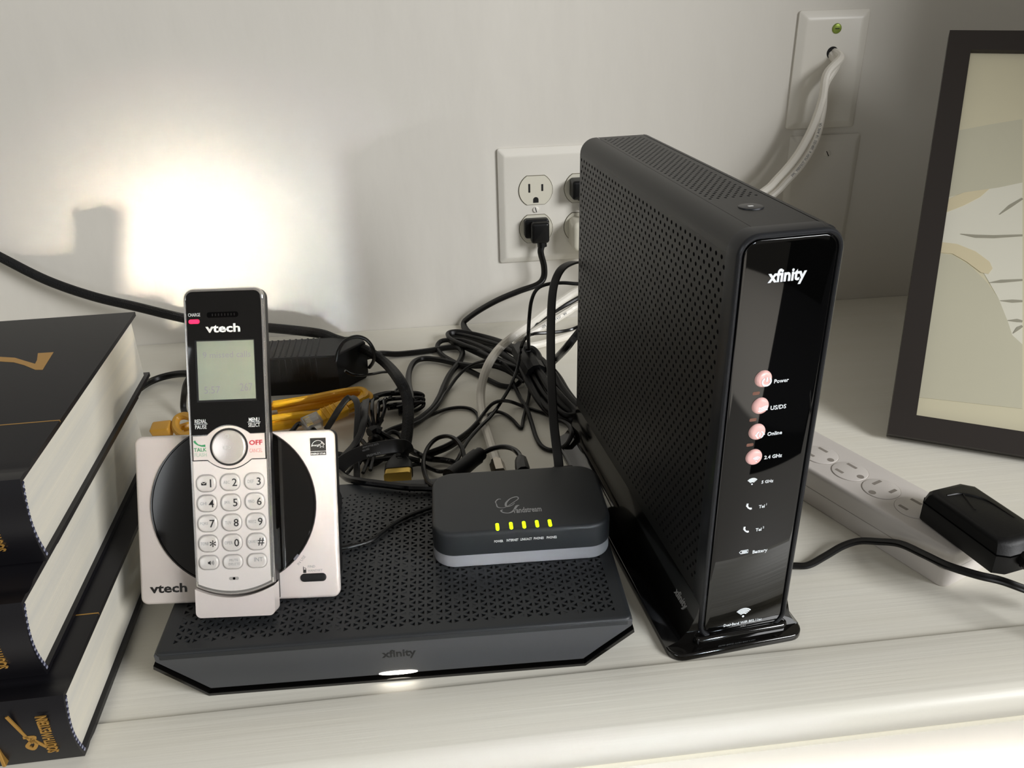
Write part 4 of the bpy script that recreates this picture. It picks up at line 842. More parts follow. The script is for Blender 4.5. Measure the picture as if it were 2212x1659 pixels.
part('tie', M_black, hk, tube([(-0.0300,-0.1176,0.0180), (-0.0286,-0.1419,0.0210), (-0.0260,-0.1604,0.0210), (-0.0238,-0.1712,0.0190)], 0.0098, 10), tube([(-0.0301,-0.1445,0.0300), (-0.0236,-0.1440,0.0300), (-0.0196,-0.1513,0.0260), (-0.0228,-0.1644,0.0240)], 0.0042, 8))
# --- cord between brick and hank
bc = thing('brick_cable', 'black cord running from the power brick past the hank, then curling forward', 'cord', loc=(0, 0, 0))
part('jacket', M_blackcable, bc, tube([(-0.1723,-0.0963,0.0140), (-0.1649,-0.0753,0.0060), (-0.1489,-0.0727,0.0030), (-0.1324,-0.0721,0.0030), (-0.1158,-0.0697,0.0030), (-0.1004,-0.0677,0.0040), (-0.0880,-0.0710,0.0050), (-0.0844,-0.0852,0.0050), (-0.0887,-0.1050,0.0050), (-0.0986,-0.1277,0.0040), (-0.1049,-0.1482,0.0030), (-0.1103,-0.1710,0.0030), (-0.1172,-0.1911,0.0030), (-0.1272,-0.2072,0.0030), (-0.1355,-0.2175,0.0040), (-0.1435,-0.2240,0.0050), (-0.1528,-0.2278,0.0040), (-0.1617,-0.2359,0.0035), (-0.1681,-0.2495,0.0035), (-0.1719,-0.2660,0.0035)], 0.0029))
c2 = cable('black_cable', 'black cord looping up from the gold plug, over and right into the tangle', M_blackcable, [(-0.1346,-0.2104,0.0220), (-0.1354,-0.1935,0.0200), (-0.1372,-0.1554,0.0120), (-0.1364,-0.1217,0.0070), (-0.1313,-0.0980,0.0050), (-0.1217,-0.0900,0.0040), (-0.1071,-0.0956,0.0040), (-0.0903,-0.1095,0.0050), (-0.0752,-0.1231,0.0080), (-0.0604,-0.1347,0.0130), (-0.0484,-0.1436,0.0120), (-0.0371,-0.1561,0.0100), (-0.0319,-0.1565,0.0140)], 0.0028)
c3 = cable('black_cable', 'black cord making the small left loop behind the hank, then curving right', M_blackcable, [(-0.0529,-0.1130,0.0140), (-0.0693,-0.0842,0.0120), (-0.0832,-0.0652,0.0100), (-0.0947,-0.0579,0.0080), (-0.1039,-0.0553,0.0060), (-0.1082,-0.0630,0.0040), (-0.1051,-0.0800,0.0030), (-0.0951,-0.0970,0.0025), (-0.0805,-0.1199,0.0025), (-0.0653,-0.1419,0.0025), (-0.0539,-0.1569,0.0025), (-0.0429,-0.1611,0.0030), (-0.0357,-0.1548,0.0050), (-0.0348,-0.1536,0.0100)], 0.0024)
# --- white coax
wc = thing('coax_cable', 'white coax cable curving forward between the black cords, with metal end connector', 'coax cable', loc=(0, 0, 0))
part('jacket', M_whitecable, wc, tube([JP1 := (JH[0]+0.002, -0.004, JH[1]+0.001), (JH[0]+0.003, -0.018, JH[1]-0.004), (0.2793,-0.0280,0.2446), (0.2772,-0.0300,0.2217), (0.2702,-0.0320,0.1963), (0.2563,-0.0360,0.1710), (0.2365,-0.0420,0.1506), (0.2160,-0.0500,0.1376), (0.1446,-0.0750,0.1115), (0.0783,-0.0900,0.0857), (0.0292,-0.0950,0.0670), (0.0136,-0.1000,0.0605), (-0.0054,-0.1100,0.0529), (-0.0234,-0.1250,0.0469), (-0.0401,-0.1450,0.0455), (-0.0509,-0.1361,0.0320), (-0.0624,-0.1618,0.0320), (-0.0693,-0.1734,0.0250), (-0.0733,-0.1808,0.0160), (-0.0753,-0.1897,0.0090), (-0.0760,-0.2072,0.0060), (-0.0759,-0.2335,0.0070), (-0.0746,-0.2641,0.0100), (-0.0738,-0.2906,0.0130), (-0.0731,-0.3101,0.0150)], 0.0039, 10))
part('connector', M_steel, wc, tube([(-0.0732,-0.3091,0.0150), (-0.0730,-0.3159,0.0150), (-0.0725,-0.3236,0.0150)], 0.0056, 6, 1), tube([(-0.0733,-0.3061,0.0150), (-0.0732,-0.3108,0.0150)], 0.0043, 12, 1))
w2 = thing('coax_cable', 'white printed coax cable from the wall plate, making a hairpin bend among the black cords', 'coax cable', loc=(0, 0, 0))
cx2 = [(JH[0]-0.0005, -0.004, JH[1]-0.001), (JH[0]+0.001, -0.016, JH[1]-0.010), (0.2810,-0.0240,0.2335), (0.2798,-0.0280,0.2105), (0.2751,-0.0320,0.1850), (0.2635,-0.0360,0.1639), (0.2473,-0.0400,0.1474), (0.2259,-0.0450,0.1303), (0.1512,-0.0600,0.0880), (0.0832,-0.0750,0.0590), (0.0314,-0.0850,0.0472), (0.0195,-0.0900,0.0434), (0.0029,-0.1000,0.0391), (-0.0114,-0.1050,0.0336), (-0.0242,-0.1100,0.0294), (-0.0292,-0.0899,0.0160), (-0.0304,-0.0908,0.0120), (-0.0248,-0.0916,0.0100), (-0.0117,-0.0871,0.0090), (0.0035,-0.0787,0.0080), (0.0194,-0.0685,0.0070), (0.0378,-0.0547,0.0060), (0.0587,-0.0384,0.0040), (0.10, -0.11, 0.0042), (0.16, -0.06, 0.0042), (0.17, -0.012, 0.0042)]
part('jacket', M_whitecable, w2, tube(cx2, 0.0039, 10))
def print_along(t, s, path, r, m, size, flip=False, side=0.0):
    """ink letters laid one by one along a cable, facing the room"""
    S = spline(path, 10); L = [0]
    for a, b in zip(S, S[1:]): L.append(L[-1] + (b-a).length)
    mb = MB(); step = size*0.72; pos = L[-1]*0.5 - step*len(s)/2
    view = V3((-0.11760,-0.83905,0.34707))
    for ch in s:
        if ch != ' ' and 0 < pos < L[-1]:
            i = max(k for k in range(len(L)) if L[k] <= pos); i = min(i, len(S)-2)
            p = S[i] + (S[i+1]-S[i])*((pos-L[i])/max(L[i+1]-L[i], 1e-9)); tg = (S[i+1]-S[i]).normalized()
            if flip: tg = -tg
            w = V3((-0.25, -0.95, 0.25)); nrm = (w - tg*tg.dot(w)).normalized(); up = nrm.cross(tg)
            mb.add(onto(text_vf(ch, 0, 0, h=size if ch not in ',.-' else size*0.25, z0=r-0.0006, z1=r+0.00012), p, tg, up, nrm))
        pos += step*(-1 if False else 1)
    mb.build('cable_print', m, t, smooth=None)
print_along(w2, 'PPL PERFECT FLEX 6 SERIES 18 AWG CA', list(reversed(cx2[2:8])), 0.0039, M_greyink, 0.0023)
print_along(w2, 'CM   4003437  VW', [cx2[14], cx2[13], cx2[12], cx2[11], cx2[10]], 0.0039, M_greyink, 0.0024)
# --- flat ribbon cable to the small adapter
rb = thing('flat_cable', 'flat dark grey cable arching from the tower down into the small adapter', 'cable', loc=(0, 0, 0))
rp = [(0.0208,-0.2250,0.1398), (0.0056,-0.2320,0.1407), (-0.0049,-0.2380,0.1426), (-0.0139,-0.2450,0.1411), (-0.0201,-0.2530,0.1352), (-0.0245,-0.2650,0.1272), (-0.0287,-0.2850,0.1137), (-0.0328,-0.3100,0.0994), (-0.0357,-0.3320,0.0856), (-0.0373,-0.3500,0.0703), (-0.0377,-0.3640,0.0588), (-0.0381,-0.3755,0.0515), (-0.0385, -0.3790, 0.0425)]
part('jacket', M_greycable, rb, tube(rp, 0.002, wdir=(0.97, -0.25, 0.0), prof=rrect(0.0062, 0.0018, 0.0008, 3)))
part('plug', M_black, rb, box(-0.0430, -0.0290, -0.3890, -0.3765, 0.0385, 0.0520, 0.0012))
# --- thin cords
def thin(label, pts, r=0.00155, m=M_blackcable, name='thin_cable', cat='cord'): return cable(name, label, m, pts, r, cat)
thin('thin black cord hooping high behind the flat cable, then dropping straight into the tangle', [(0.0174,-0.2000,0.1114), (0.0067,-0.2000,0.1117), (-0.0056,-0.2000,0.1133), (-0.0181,-0.2000,0.1129), (-0.0265,-0.2000,0.1091), (-0.0311,-0.2000,0.0994), (-0.0332,-0.2000,0.0833), (-0.0340,-0.2000,0.0672), (-0.0260,-0.1422,0.0280), (-0.0290,-0.1677,0.0260), (-0.0299,-0.1729,0.0120), (-0.0320,-0.1842,0.0040), (-0.0383,-0.2076,0.0030), (-0.0423,-0.2225,0.0020), (-0.0448,-0.2342,0.0020), (-0.0472,-0.2350,0.0020), (-0.0514,-0.2211,0.0020), (-0.0572,-0.2098,0.0020), (-0.0641,-0.2072,0.0030), (-0.0734,-0.2182,0.0050), (-0.0830,-0.2353,0.0060), (-0.0943,-0.2497,0.0060), (-0.1063,-0.2644,0.0060), (-0.1176,-0.2722,0.0060), (-0.1286,-0.2778,0.0060)])
thin('thin glossy black cord from behind the tower, sloping down-left over the white coax', [(0.0193,-0.1600,0.0583), (0.0106,-0.1600,0.0549), (-0.0003,-0.1650,0.0554), (-0.0135,-0.1700,0.0572), (-0.0264,-0.1750,0.0592), (-0.0344,-0.1850,0.0602), (-0.0342,-0.1525,0.0380), (-0.0376,-0.1658,0.0340), (-0.0419,-0.1771,0.0260), (-0.0505,-0.1966,0.0200), (-0.0596,-0.2135,0.0160), (-0.0698,-0.2329,0.0140), (-0.0805,-0.2500,0.0140), (-0.0907,-0.2651,0.0120), (-0.0971,-0.2779,0.0100), (-0.1016,-0.2883,0.0080), (-0.1080,-0.2972,0.0060), (-0.1155,-0.2978,0.0050), (-0.1226,-0.2907,0.0040), (-0.1299,-0.2836,0.0040), (-0.1384,-0.2843,0.0040)], m=M_glosscable)
thin('black cord slanting beside the upper white coax, from behind the tower', [(0.0377,-0.0800,0.0564), (0.0278,-0.0820,0.0520), (0.0157,-0.0880,0.0486), (0.0032,-0.0980,0.0469), (-0.0094,-0.1100,0.0455), (-0.0204,-0.1220,0.0448), (-0.0247,-0.0821,0.0220), (-0.0347,-0.0710,0.0120), (-0.0394,-0.0750,0.0080)], 0.0022)
thin('thick black cord slanting from the tower rear down into the hank', [(0.0136,-0.2000,0.0752), (0.0055,-0.2000,0.0650), (-0.0015,-0.2000,0.0559), (-0.0002,-0.1429,0.0200), (-0.0114,-0.1565,0.0180), (-0.0209,-0.1596,0.0160)], 0.0034)
thin('thin black cord in an arch over the white coax, left of the hank', [(-0.0353,-0.1720,0.0120), (-0.0454,-0.1526,0.0160), (-0.0518,-0.1407,0.0180), (-0.0583,-0.1428,0.0220), (-0.0663,-0.1471,0.0240), (-0.0759,-0.1355,0.0160), (-0.0850,-0.1334,0.0100), (-0.0935,-0.1416,0.0060), (-0.1008,-0.1545,0.0030), (-0.1062,-0.1695,0.0040), (-0.1108,-0.1909,0.0078), (-0.1180,-0.2069,0.0078), (-0.1271,-0.2209,0.0078), (-0.1353,-0.2295,0.0080), (-0.1413,-0.2403,0.0120)])
thin('thin black cord making a wide loop around the foot of the white coax', [(-0.1415,-0.2367,0.0100), (-0.1283,-0.2202,0.0075), (-0.1176,-0.2049,0.0040), (-0.1053,-0.1937,0.0020), (-0.0931,-0.1923,0.0020), (-0.0838,-0.1979,0.0020), (-0.0795,-0.2117,0.0020), (-0.0832,-0.2281,0.0020), (-0.0930,-0.2441,0.0020), (-0.1051,-0.2595,0.0030), (-0.1154,-0.2682,0.0040), (-0.1242,-0.2721,0.0040), (-0.1328,-0.2687,0.0040), (-0.1403,-0.2606,0.0050)])
thin('thin black cord rising over the glossy cord then falling toward the flat cable', [(-0.0129,-0.2260,0.0020), (-0.0210,-0.2173,0.0020), (-0.0293,-0.2084,0.0020), (-0.0390,-0.1991,0.0020), (-0.0497,-0.1974,0.0065), (-0.0599,-0.2170,0.0185), (-0.0673,-0.2208,0.0185), (-0.0733,-0.2201,0.0120), (-0.0802,-0.2320,0.0105), (-0.0894,-0.2463,0.0095), (-0.1003,-0.2593,0.0095), (-0.1107,-0.2677,0.0090), (-0.1196,-0.2731,0.0090), (-0.1262,-0.2769,0.0090)])
thin('black cord crossing the shelf in a deep U below the flat cable', [(-0.0439,-0.1596,0.0080), (-0.0421,-0.1674,0.0040), (-0.0396,-0.1845,0.0020), (-0.0376,-0.2120,0.0060), (-0.0361,-0.2308,0.0020), (-0.0358,-0.2530,0.0020), (-0.0335,-0.2678,0.0020), (-0.0278,-0.2748,0.0020), (-0.0199,-0.2743,0.0020), (-0.0143,-0.2767,0.0080), (-0.0102,-0.2723,0.0140), (-0.0095,-0.2565,0.0120), (-0.0127,-0.2453,0.0100), (-0.0178,-0.2410,0.0100)], 0.0019)
thin('glossy black cord along the back edge of the flat box, into the small adapter', [(-0.1930,-0.3055,0.0200), (-0.1868,-0.3175,0.0240), (-0.1792,-0.3363,0.0300), (-0.1698,-0.3470,0.0335), (-0.1603,-0.3507,0.0335), (-0.1490,-0.3550,0.0335), (-0.1378,-0.3591,0.0335), (-0.1267,-0.3614,0.0335), (-0.1193,-0.3629,0.0335)], 0.0026, M_glosscable)
thin('thin black cord lying across the vented lid of the flat box', [(-0.1189,-0.3809,0.0318), (-0.1280,-0.3848,0.0318), (-0.1384,-0.3904,0.0318), (-0.1472,-0.3971,0.0318), (-0.1543,-0.4049,0.0318), (-0.1612,-0.4124,0.0318), (-0.1722,-0.4163,0.0318), (-0.1818,-0.4176,0.0318)], 0.0013)
# loop and barrel behind the small adapter
thin('thin black cord in a round loop behind the small adapter left corner', [(-0.0953,-0.3205,0.0200), (-0.0969,-0.3080,0.0220), (-0.0981,-0.2961,0.0240), (-0.1020,-0.2806,0.0220), (-0.1080,-0.2680,0.0180), (-0.1157,-0.2635,0.0140), (-0.1220,-0.2699,0.0120), (-0.1259,-0.2830,0.0120), (-0.1273,-0.3001,0.0140), (-0.1265,-0.3245,0.0220), (-0.1241,-0.3544,0.0340), (-0.1201,-0.3702,0.0400)], 0.0017)
fe = thing('barrel_plug', 'black barrel plug with short curved lead, behind the small adapter', 'plug', loc=(0, 0, 0))
part('barrel', M_soft, fe, tube([(-0.1091,-0.3389,0.0260), (-0.1049,-0.3341,0.0260), (-0.0986,-0.3277,0.0260), (-0.0920,-0.3192,0.0260), (-0.0881,-0.3149,0.0260)], 0.0062, 12, 4), tube([(-0.0886,-0.3154,0.0260), (-0.0862,-0.3135,0.0265), (-0.0851,-0.3121,0.0265)], 0.0052, 12, 2))
part('lead', M_glosscable, fe, tube([(-0.0882,-0.3166,0.0270), (-0.0833,-0.3137,0.0280), (-0.0771,-0.3141,0.0310), (-0.0693,-0.3174,0.0340), (-0.0629,-0.3244,0.0360), (-0.0598,-0.3353,0.0380), (-0.0594,-0.3461,0.0400)], 0.0019))
part('small_plug', M_black, fe, loft([[(p[0]+0*r_, p[1], p[2]) for p in ring_] for ring_, r_ in ((tube([(-0.0596,-0.3443,0.0400), (-0.0595,-0.3470,0.0400)], 0.0030, 10, 1)[0][:10], 0), (tube([(-0.0596,-0.3470,0.0400), (-0.0596,-0.3498,0.0400)], 0.0043, 10, 1)[0][:10], 0), (tube([(-0.0601,-0.3576,0.0410), (-0.0603,-0.3619,0.0415)], 0.0050, 10, 1)[0][:10], 0), (tube([(-0.0604,-0.3654,0.0415), (-0.0603,-0.3689,0.0415)], 0.0050, 10, 1)[0][:10], 0))]))
# --- thick braided cable with gold plug
hd = thing('braided_cable', 'thick braided black cable sweeping in from upper left, ending in a gold plug', 'cable', loc=(0, 0, 0))
part('jacket', M_braid, hd, tube([(-0.7042,-0.0100,0.2693), (-0.6496,-0.0100,0.2189), (-0.5937,-0.0100,0.1671), (-0.5423,-0.0100,0.1231), (-0.5173,-0.0120,0.1054), (-0.4798,-0.0160,0.0811), (-0.4389,-0.0220,0.0640), (-0.3956,-0.0300,0.0526), (-0.3509,-0.0420,0.0426), (-0.3051,-0.0560,0.0378), (-0.2680,-0.0700,0.0385), (-0.2210,-0.0860,0.0363), (-0.2020,-0.1000,0.0344), (-0.1836,-0.1120,0.0319), (-0.1681,-0.1260,0.0286), (-0.1554,-0.1450,0.0259), (-0.1433,-0.2239,0.0500), (-0.1380,-0.2378,0.0440), (-0.1365,-0.2467,0.0360), (-0.1371,-0.2608,0.0300), (-0.1387,-0.2740,0.0240), (-0.1413,-0.2861,0.0190), (-0.1440,-0.2965,0.0170)], 0.0046, 10))
part('plug_body', M_soft, hd, tube([(-0.1410,-0.2803,0.0180), (-0.1427,-0.2887,0.0170), (-0.1444,-0.2988,0.0160)], 0.0048, 10, 3), loft([[tuple(V3((-0.1449,-0.2939,0.0155)) + V3((a*0.45, 0.004, b*0.6))) for a, b in rrect(0.020, 0.011, 0.003, 4)], [tuple(V3((-0.1452,-0.3037,0.0155)) + V3((a, 0, b))) for a, b in rrect(0.020, 0.011, 0.003, 4)], [tuple(V3((-0.1454,-0.3123,0.0155)) + V3((a, 0, b))) for a, b in rrect(0.0205, 0.011, 0.003, 4)]]))
part('gold_shell', M_gold, hd, loft([[tuple(V3((-0.1454,-0.3113,0.0155)) + V3((a, 0, b))) for a, b in rrect(0.0195, 0.010, 0.0025, 4)], [tuple(V3((-0.1461,-0.3188,0.0155)) + V3((a, 0, b))) for a, b in rrect(0.0195, 0.010, 0.0025, 4)]]), box(-0.1505, -0.1375, -0.350, -0.334, 0.0125, 0.0185, 0.0005))
# --- thin arch over the brick and shiny twin lead
thin('thin black lead arching over the right end of the power brick', [(-0.1983,-0.1578,0.0385), (-0.1950,-0.1557,0.0480), (-0.1887,-0.1553,0.0560), (-0.1791,-0.1524,0.0580), (-0.1711,-0.1506,0.0540), (-0.1664,-0.1499,0.0460), (-0.1657,-0.1415,0.0340), (-0.1690,-0.1257,0.0200), (-0.1735,-0.1143,0.0100)], 0.0017)
thin('shiny twin lead running right from the power brick under the braided cable', [(-0.1905,-0.1674,0.0330), (-0.1852,-0.1649,0.0280), (-0.1777,-0.1556,0.0220), (-0.1689,-0.1417,0.0160), (-0.1596,-0.1266,0.0100), (-0.1510,-0.1217,0.0060), (-0.1460,-0.1319,0.0040), (-0.1466,-0.1477,0.0040), (-0.1507,-0.1622,0.0060), (-0.1545,-0.1815,0.0100), (-0.1581,-0.1990,0.0140)], 0.0013, M_glosscable).children
def twin(label, pts, r=0.0013): 
    t = thing('twin_cable', label, 'cord', loc=(0, 0, 0)); part('jacket', M_glosscable, t, tube(pts, r, 8, 7, None, twin_profile(r))); return t
# --- small hank of thin lead, standing bundle
h2 = thing('small_cable_hank', 'hank of thin shiny black lead tied up beside the yellow cable', 'cord', loc=(0, 0, 0))
baseA = [V3(p) for p in ((-0.1716,-0.1725,0.0040), (-0.1627,-0.1737,0.0080), (-0.1541,-0.1749,0.0090), (-0.1432,-0.1736,0.0080), (-0.1347,-0.1735,0.0070), (-0.1310,-0.1756,0.0050), (-0.1338,-0.1799,0.0040), (-0.1436,-0.1856,0.0030), (-0.1543,-0.1904,0.0040))]
for k, (dy, dz) in enumerate(((0.004, 0.0), (-0.001, 0.004), (-0.006, 0.007), (-0.011, 0.009), (-0.016, 0.005), (-0.020, 0.001))):
    part('strand', M_glosscable, h2, tube([p + V3((0.0015*k - 0.002*math.sin(i*1.7+k), dy*(1 - 0.5*i/8), max(dz*(1 - 0.5*i/8), 0.002 - p.z))) for i, p in enumerate(baseA)], 0.0017))
baseB = [V3(p) for p in ((-0.1624,-0.2060,0.0220), (-0.1655,-0.2182,0.0260), (-0.1659,-0.2327,0.0260), (-0.1652,-0.2418,0.0220), (-0.1643,-0.2507,0.0180), (-0.1645,-0.2570,0.0140), (-0.1691,-0.2667,0.0100), (-0.1740,-0.2760,0.0060), (-0.1789,-0.2881,0.0040))]
fan = (1.2, 1.6, 1.8, 1.2, 0.5, 0.4, 0.9, 1.5, 2.0)
for k in range(5):
    part('strand', M_glosscable, h2, tube([p + V3(((k-2)*0.0028*fan[i], -0.001*(k % 2), 0.0012*(k % 3))) for i, p in enumerate(baseB)], 0.0015))
part('tie', M_black, h2, tube([(-0.1676,-0.2606,0.0220), (-0.1634,-0.2568,0.0220), (-0.1592,-0.2573,0.0200)], 0.0042, 8), tube([(-0.1666,-0.2601,0.0160), (-0.1630,-0.2654,0.0200), (-0.1600,-0.2633,0.0160)], 0.0032, 8), tube([(-0.1607,-0.2412,0.0200), (-0.1588,-0.2442,0.0240)], 0.0024, 8))
thin('black lead from the shiny hank crossing under the braided cable to the right', [(-0.1643,-0.2509,0.0200), (-0.1569,-0.2551,0.0160), (-0.1475,-0.2589,0.0110), (-0.1390,-0.2648,0.0080), (-0.1305,-0.2773,0.0090), (-0.1232,-0.2813,0.0070), (-0.1126,-0.2801,0.0040), (-0.1053,-0.2859,0.0050), (-0.0988,-0.3052,0.0120)], 0.0023, M_glosscable)
thin('black lead curling below the printed flat cable', [(-0.1751,-0.2507,0.0100), (-0.1682,-0.2626,0.0100), (-0.1584,-0.2545,0.0120), (-0.1519,-0.2444,0.0120), (-0.1454,-0.2464,0.0100), (-0.1434,-0.2566,0.0080), (-0.1479,-0.2654,0.0060), (-0.1567,-0.2692,0.0040), (-0.1652,-0.2766,0.0030), (-0.1706,-0.2747,0.0030), (-0.1730,-0.2671,0.0030)], 0.0019)
thin('black lead running from behind the phone base into the shiny hank', [(-0.2001,-0.2584,0.0060), (-0.1912,-0.2629,0.0060), (-0.1801,-0.2688,0.0060), (-0.1682,-0.2748,0.0060), (-0.1575,-0.2744,0.0060), (-0.1435,-0.2761,0.0070), (-0.1307,-0.2832,0.0070)], 0.0021)
# flat cords right of the phone
cable('flat_cable', 'flat black cord bent in a tight arch, dropping straight beside the phone base', M_greycable, [(-0.2027,-0.2378,0.0160), (-0.1968,-0.2418,0.0260), (-0.1902,-0.2428,0.0360), (-0.1843,-0.2398,0.0420), (-0.1797,-0.2408,0.0440), (-0.1759,-0.2485,0.0440), (-0.1748,-0.2574,0.0400), (-0.1754,-0.2664,0.0340), (-0.1763,-0.2759,0.0260), (-0.1766,-0.2851,0.0180), (-0.1771,-0.2920,0.0100), (-0.1772,-0.2992,0.0060)], 0.002, 'cord', prof=rrect(0.0050, 0.0022, 0.001, 3), wdir=(1, -0.2, 0.15))
cable('flat_cable', 'flat dark grey cord falling from the hank and curling behind the phone base', M_greycable, [(-0.1699,-0.2317,0.0360), (-0.1699,-0.2521,0.0380), (-0.1703,-0.2664,0.0360), (-0.1730,-0.2749,0.0300), (-0.1782,-0.2805,0.0240), (-0.1850,-0.2871,0.0200), (-0.1901,-0.2933,0.0170), (-0.1916,-0.3000,0.0140)], 0.002, 'cord', prof=rrect(0.0062, 0.0018, 0.0008, 3), wdir=(0.9, -0.3, 0.3))
pf_ = [(-0.1922,-0.3062,0.0180), (-0.1878,-0.3057,0.0220), (-0.1804,-0.3036,0.0260), (-0.1721,-0.3024,0.0290), (-0.1629,-0.3018,0.0310), (-0.1538,-0.2998,0.0310), (-0.1458,-0.2974,0.0300), (-0.1399,-0.2929,0.0260), (-0.1385,-0.2923,0.0200)]
fl = cable('flat_cable', 'flat black cord with pale printing, arching right behind the phone base', M_greycable, pf_, 0.002, 'cord', prof=rrect(0.0013, 0.0105, 0.0006, 3), wdir=(0.0, 0.75, -0.65))
def on_flat(s, a, b, off, size):
    A, B = V3(a), V3(b); tg = (B-A).normalized(); nrm = V3((0, -0.80, 0.60)); nrm = (nrm - tg*tg.dot(nrm)).normalized(); up = nrm.cross(tg)
    return onto(text_vf(s, 0, 0, w=(B-A).length, h=size, z0=0, z1=0.0001), (A+B)/2 + nrm*0.0013 + up*off, tg, up, nrm)
part('cable_print', M_greyink, fl, on_flat('AWM STYLE 20276', (-0.1696,-0.3021,0.0295), (-0.1579,-0.3006,0.0310), 0.0034, 0.0013), on_flat('HIGH SPEED', (-0.1701,-0.3024,0.0295), (-0.1650,-0.3017,0.0305), 0.0012, 0.0013), on_flat('PREMIUM', (-0.1680,-0.3023,0.0300), (-0.1584,-0.3009,0.0310), -0.0034, 0.0016), smooth=None)
# --- yellow network cable
yl = thing('network_cable', 'coiled yellow network cable with clear plugs, between brick and phone base', 'cable', loc=(0, 0, 0))
ys = [[(-0.3288,-0.1993,0.0060), (-0.2998,-0.1837,0.0060), (-0.2662,-0.1756,0.0060), (-0.2354,-0.1702,0.0060), (-0.2037,-0.1664,0.0060), (-0.1837,-0.1625,0.0060), (-0.1728,-0.1680,0.0070), (-0.1746,-0.1820,0.0080), (-0.1939,-0.1909,0.0080), (-0.2202,-0.2016,0.0080), (-0.2461,-0.2080,0.0080), (-0.2760,-0.2101,0.0070), (-0.3135,-0.2094,0.0060)],
      [(-0.3218,-0.2064,0.0050), (-0.2909,-0.2057,0.0120), (-0.2597,-0.1864,0.0130), (-0.2295,-0.1793,0.0130), (-0.1985,-0.1720,0.0130), (-0.1765,-0.1720,0.0130), (-0.1701,-0.1853,0.0130), (-0.1813,-0.1989,0.0130), (-0.2075,-0.2073,0.0140), (-0.2303,-0.2070,0.0140), (-0.2525,-0.2099,0.0140), (-0.2813,-0.2169,0.0130), (-0.3063,-0.2211,0.0120)],
      [(-0.2497,-0.1831,0.0050), (-0.2269,-0.1765,0.0050), (-0.2033,-0.1734,0.0050), (-0.1876,-0.1671,0.0050), (-0.1791,-0.1773,0.0050), (-0.1943,-0.1902,0.0050), (-0.2242,-0.2036,0.0050), (-0.2502,-0.2091,0.0050), (-0.2834,-0.2124,0.0050)],
      [(-0.2506,-0.1914,0.0180), (-0.2239,-0.1883,0.0190), (-0.1973,-0.1804,0.0190), (-0.1786,-0.1761,0.0180), (-0.1734,-0.1893,0.0180), (-0.1845,-0.2012,0.0180), (-0.1917,-0.2086,0.0190)]]
part('jacket', M_yellow, yl, *[tube(p, 0.0030, 8) for p in ys])
part('coil_loop', M_yellow2, yl, tube([(-0.3101,-0.2205,0.0120), (-0.3198,-0.2193,0.0100), (-0.3270,-0.2102,0.0120), (-0.3274,-0.2017,0.0160), (-0.3213,-0.2007,0.0180), (-0.3135,-0.2075,0.0180), (-0.3106,-0.2164,0.0140)], 0.0032, 8))
A_, B_ = V3((-0.2092,-0.2259,0.0190)), V3((-0.1882,-0.2129,0.0210)); ax = (B_-A_).normalized(); sd = ax.cross(V3((0, -0.5, 0.86))).normalized(); upv = sd.cross(ax)
part('boot', M_yellow, yl, onto(slab((B_-A_).length, 0.0125, 0.002, -0.0045, 0.0045, 0.0015, 0.0015), (A_+B_)/2, ax, sd, upv), tube([tuple(B_), (-0.1832,-0.2071,0.0210), (-0.1771,-0.1939,0.0180), (-0.1751,-0.1759,0.0140)], 0.0036, 8), *[onto(box(-0.0004, 0.0004, -0.0060, 0.0060, 0.0040, 0.0052, 0.0003), A_+ax*(0.004+k*0.004), ax, sd, upv) for k in range(4)])
part('clear_plug', M_clear, yl, onto(slab(0.0150, 0.0115, 0.001, -0.0040, 0.0040, 0.0005, 0.0005), A_-ax*0.0068, ax, sd, upv), onto(box(-0.006, 0.005, -0.003, 0.003, 0.0040, 0.0052, 0.0004), A_-ax*0.0068, ax, sd, upv))
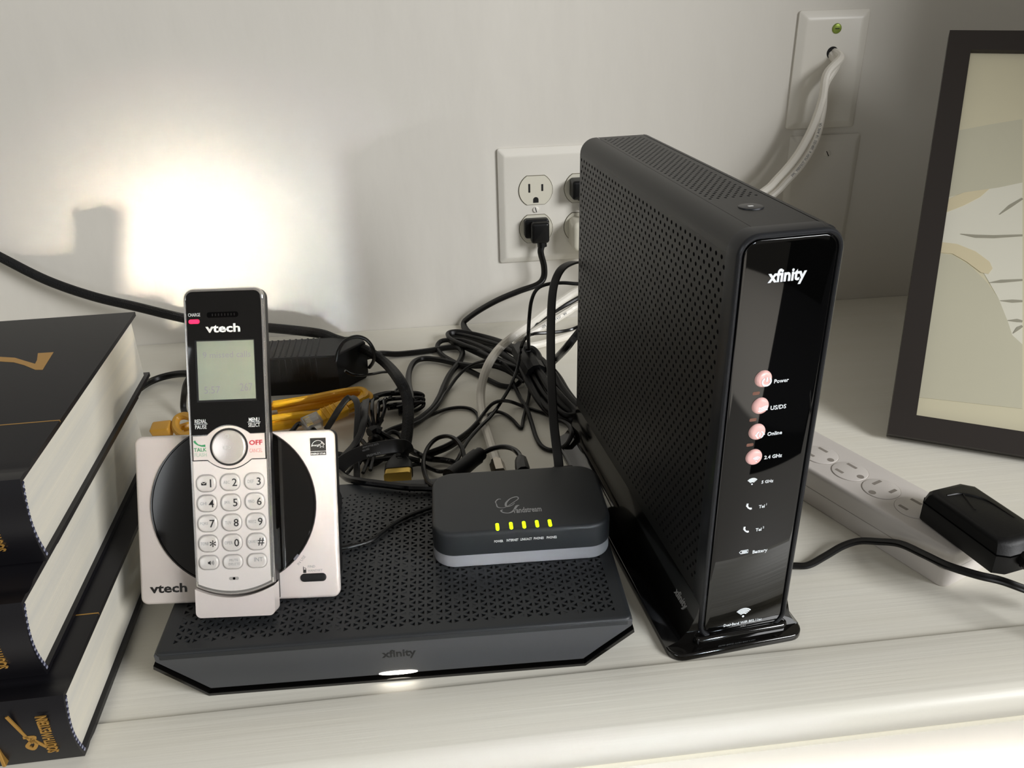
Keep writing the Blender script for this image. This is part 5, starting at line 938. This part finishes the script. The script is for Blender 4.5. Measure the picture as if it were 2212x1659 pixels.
part('contact', M_gold, yl, *[onto(box(-0.0062, -0.0010, -0.0042+k*0.0012, -0.0037+k*0.0012, 0.0030, 0.0042), A_-ax*0.0068, ax, sd, upv) for k in range(8)], smooth=None)
A2, B2 = V3((-0.3477,-0.2037,0.0080)), V3((-0.3313,-0.2060,0.0100)); ax = (B2-A2).normalized(); sd = ax.cross(V3((0, -0.3, 0.95))).normalized(); upv = sd.cross(ax)
part('boot', M_yellow2, yl, onto(slab((B2-A2).length, 0.0115, 0.002, -0.0050, 0.0050, 0.0015, 0.0015), (A2+B2)/2, ax, sd, upv))
# --- cord left of the phone
cable('black_cable', 'thick black cord bulging out from behind the books to the power brick', M_blackcable, [(-0.3857,-0.1644,0.0120), (-0.3822,-0.1175,0.0060), (-0.3754,-0.0972,0.0040), (-0.3614,-0.0927,0.0060), (-0.3430,-0.1041,0.0120), (-0.3271,-0.1179,0.0150), (-0.3147,-0.1278,0.0160)], 0.0034, 'cord')
cable('black_cable', 'dark cord standing up just left of the phone handset', M_greycable, [(-0.3268,-0.1794,0.0060), (-0.3305,-0.1694,0.0100), (-0.3280,-0.1670,0.0220), (-0.3215,-0.1739,0.0360), (-0.3153,-0.1694,0.0420), (-0.3072,-0.1536,0.0405)], 0.0026, 'cord')
cable('black_cable', 'short black lead hooking over the phone base top edge', M_blackcable, [(-0.2410,-0.2463,0.0100), (-0.2310,-0.2342,0.0140), (-0.2261,-0.2263,0.0160), (-0.2185,-0.2290,0.0160), (-0.2083,-0.2437,0.0140)], 0.0020, 'cord')
# --- black cord on the right in front of the power strip
cable('black_cable', 'black cord arching in front of the white power strip at lower right', M_blackcable, [(0.082, -0.4365, 0.0030), (0.1008,-0.4382,0.0027), (0.1104,-0.4391,0.0027), (0.1231,-0.4342,0.0040), (0.1374,-0.4292,0.0070), (0.1482,-0.4288,0.0095), (0.1575,-0.4353,0.0130), (0.1654,-0.4455,0.0180), (0.1696,-0.4632,0.0230), (0.1747,-0.4782,0.0260), (0.1864,-0.4883,0.0260), (0.1985,-0.4926,0.0240), (0.2110,-0.4969,0.0200), (0.2320,-0.5017,0.0120)], 0.0024, 'cord', prof=twin_profile(0.0014))
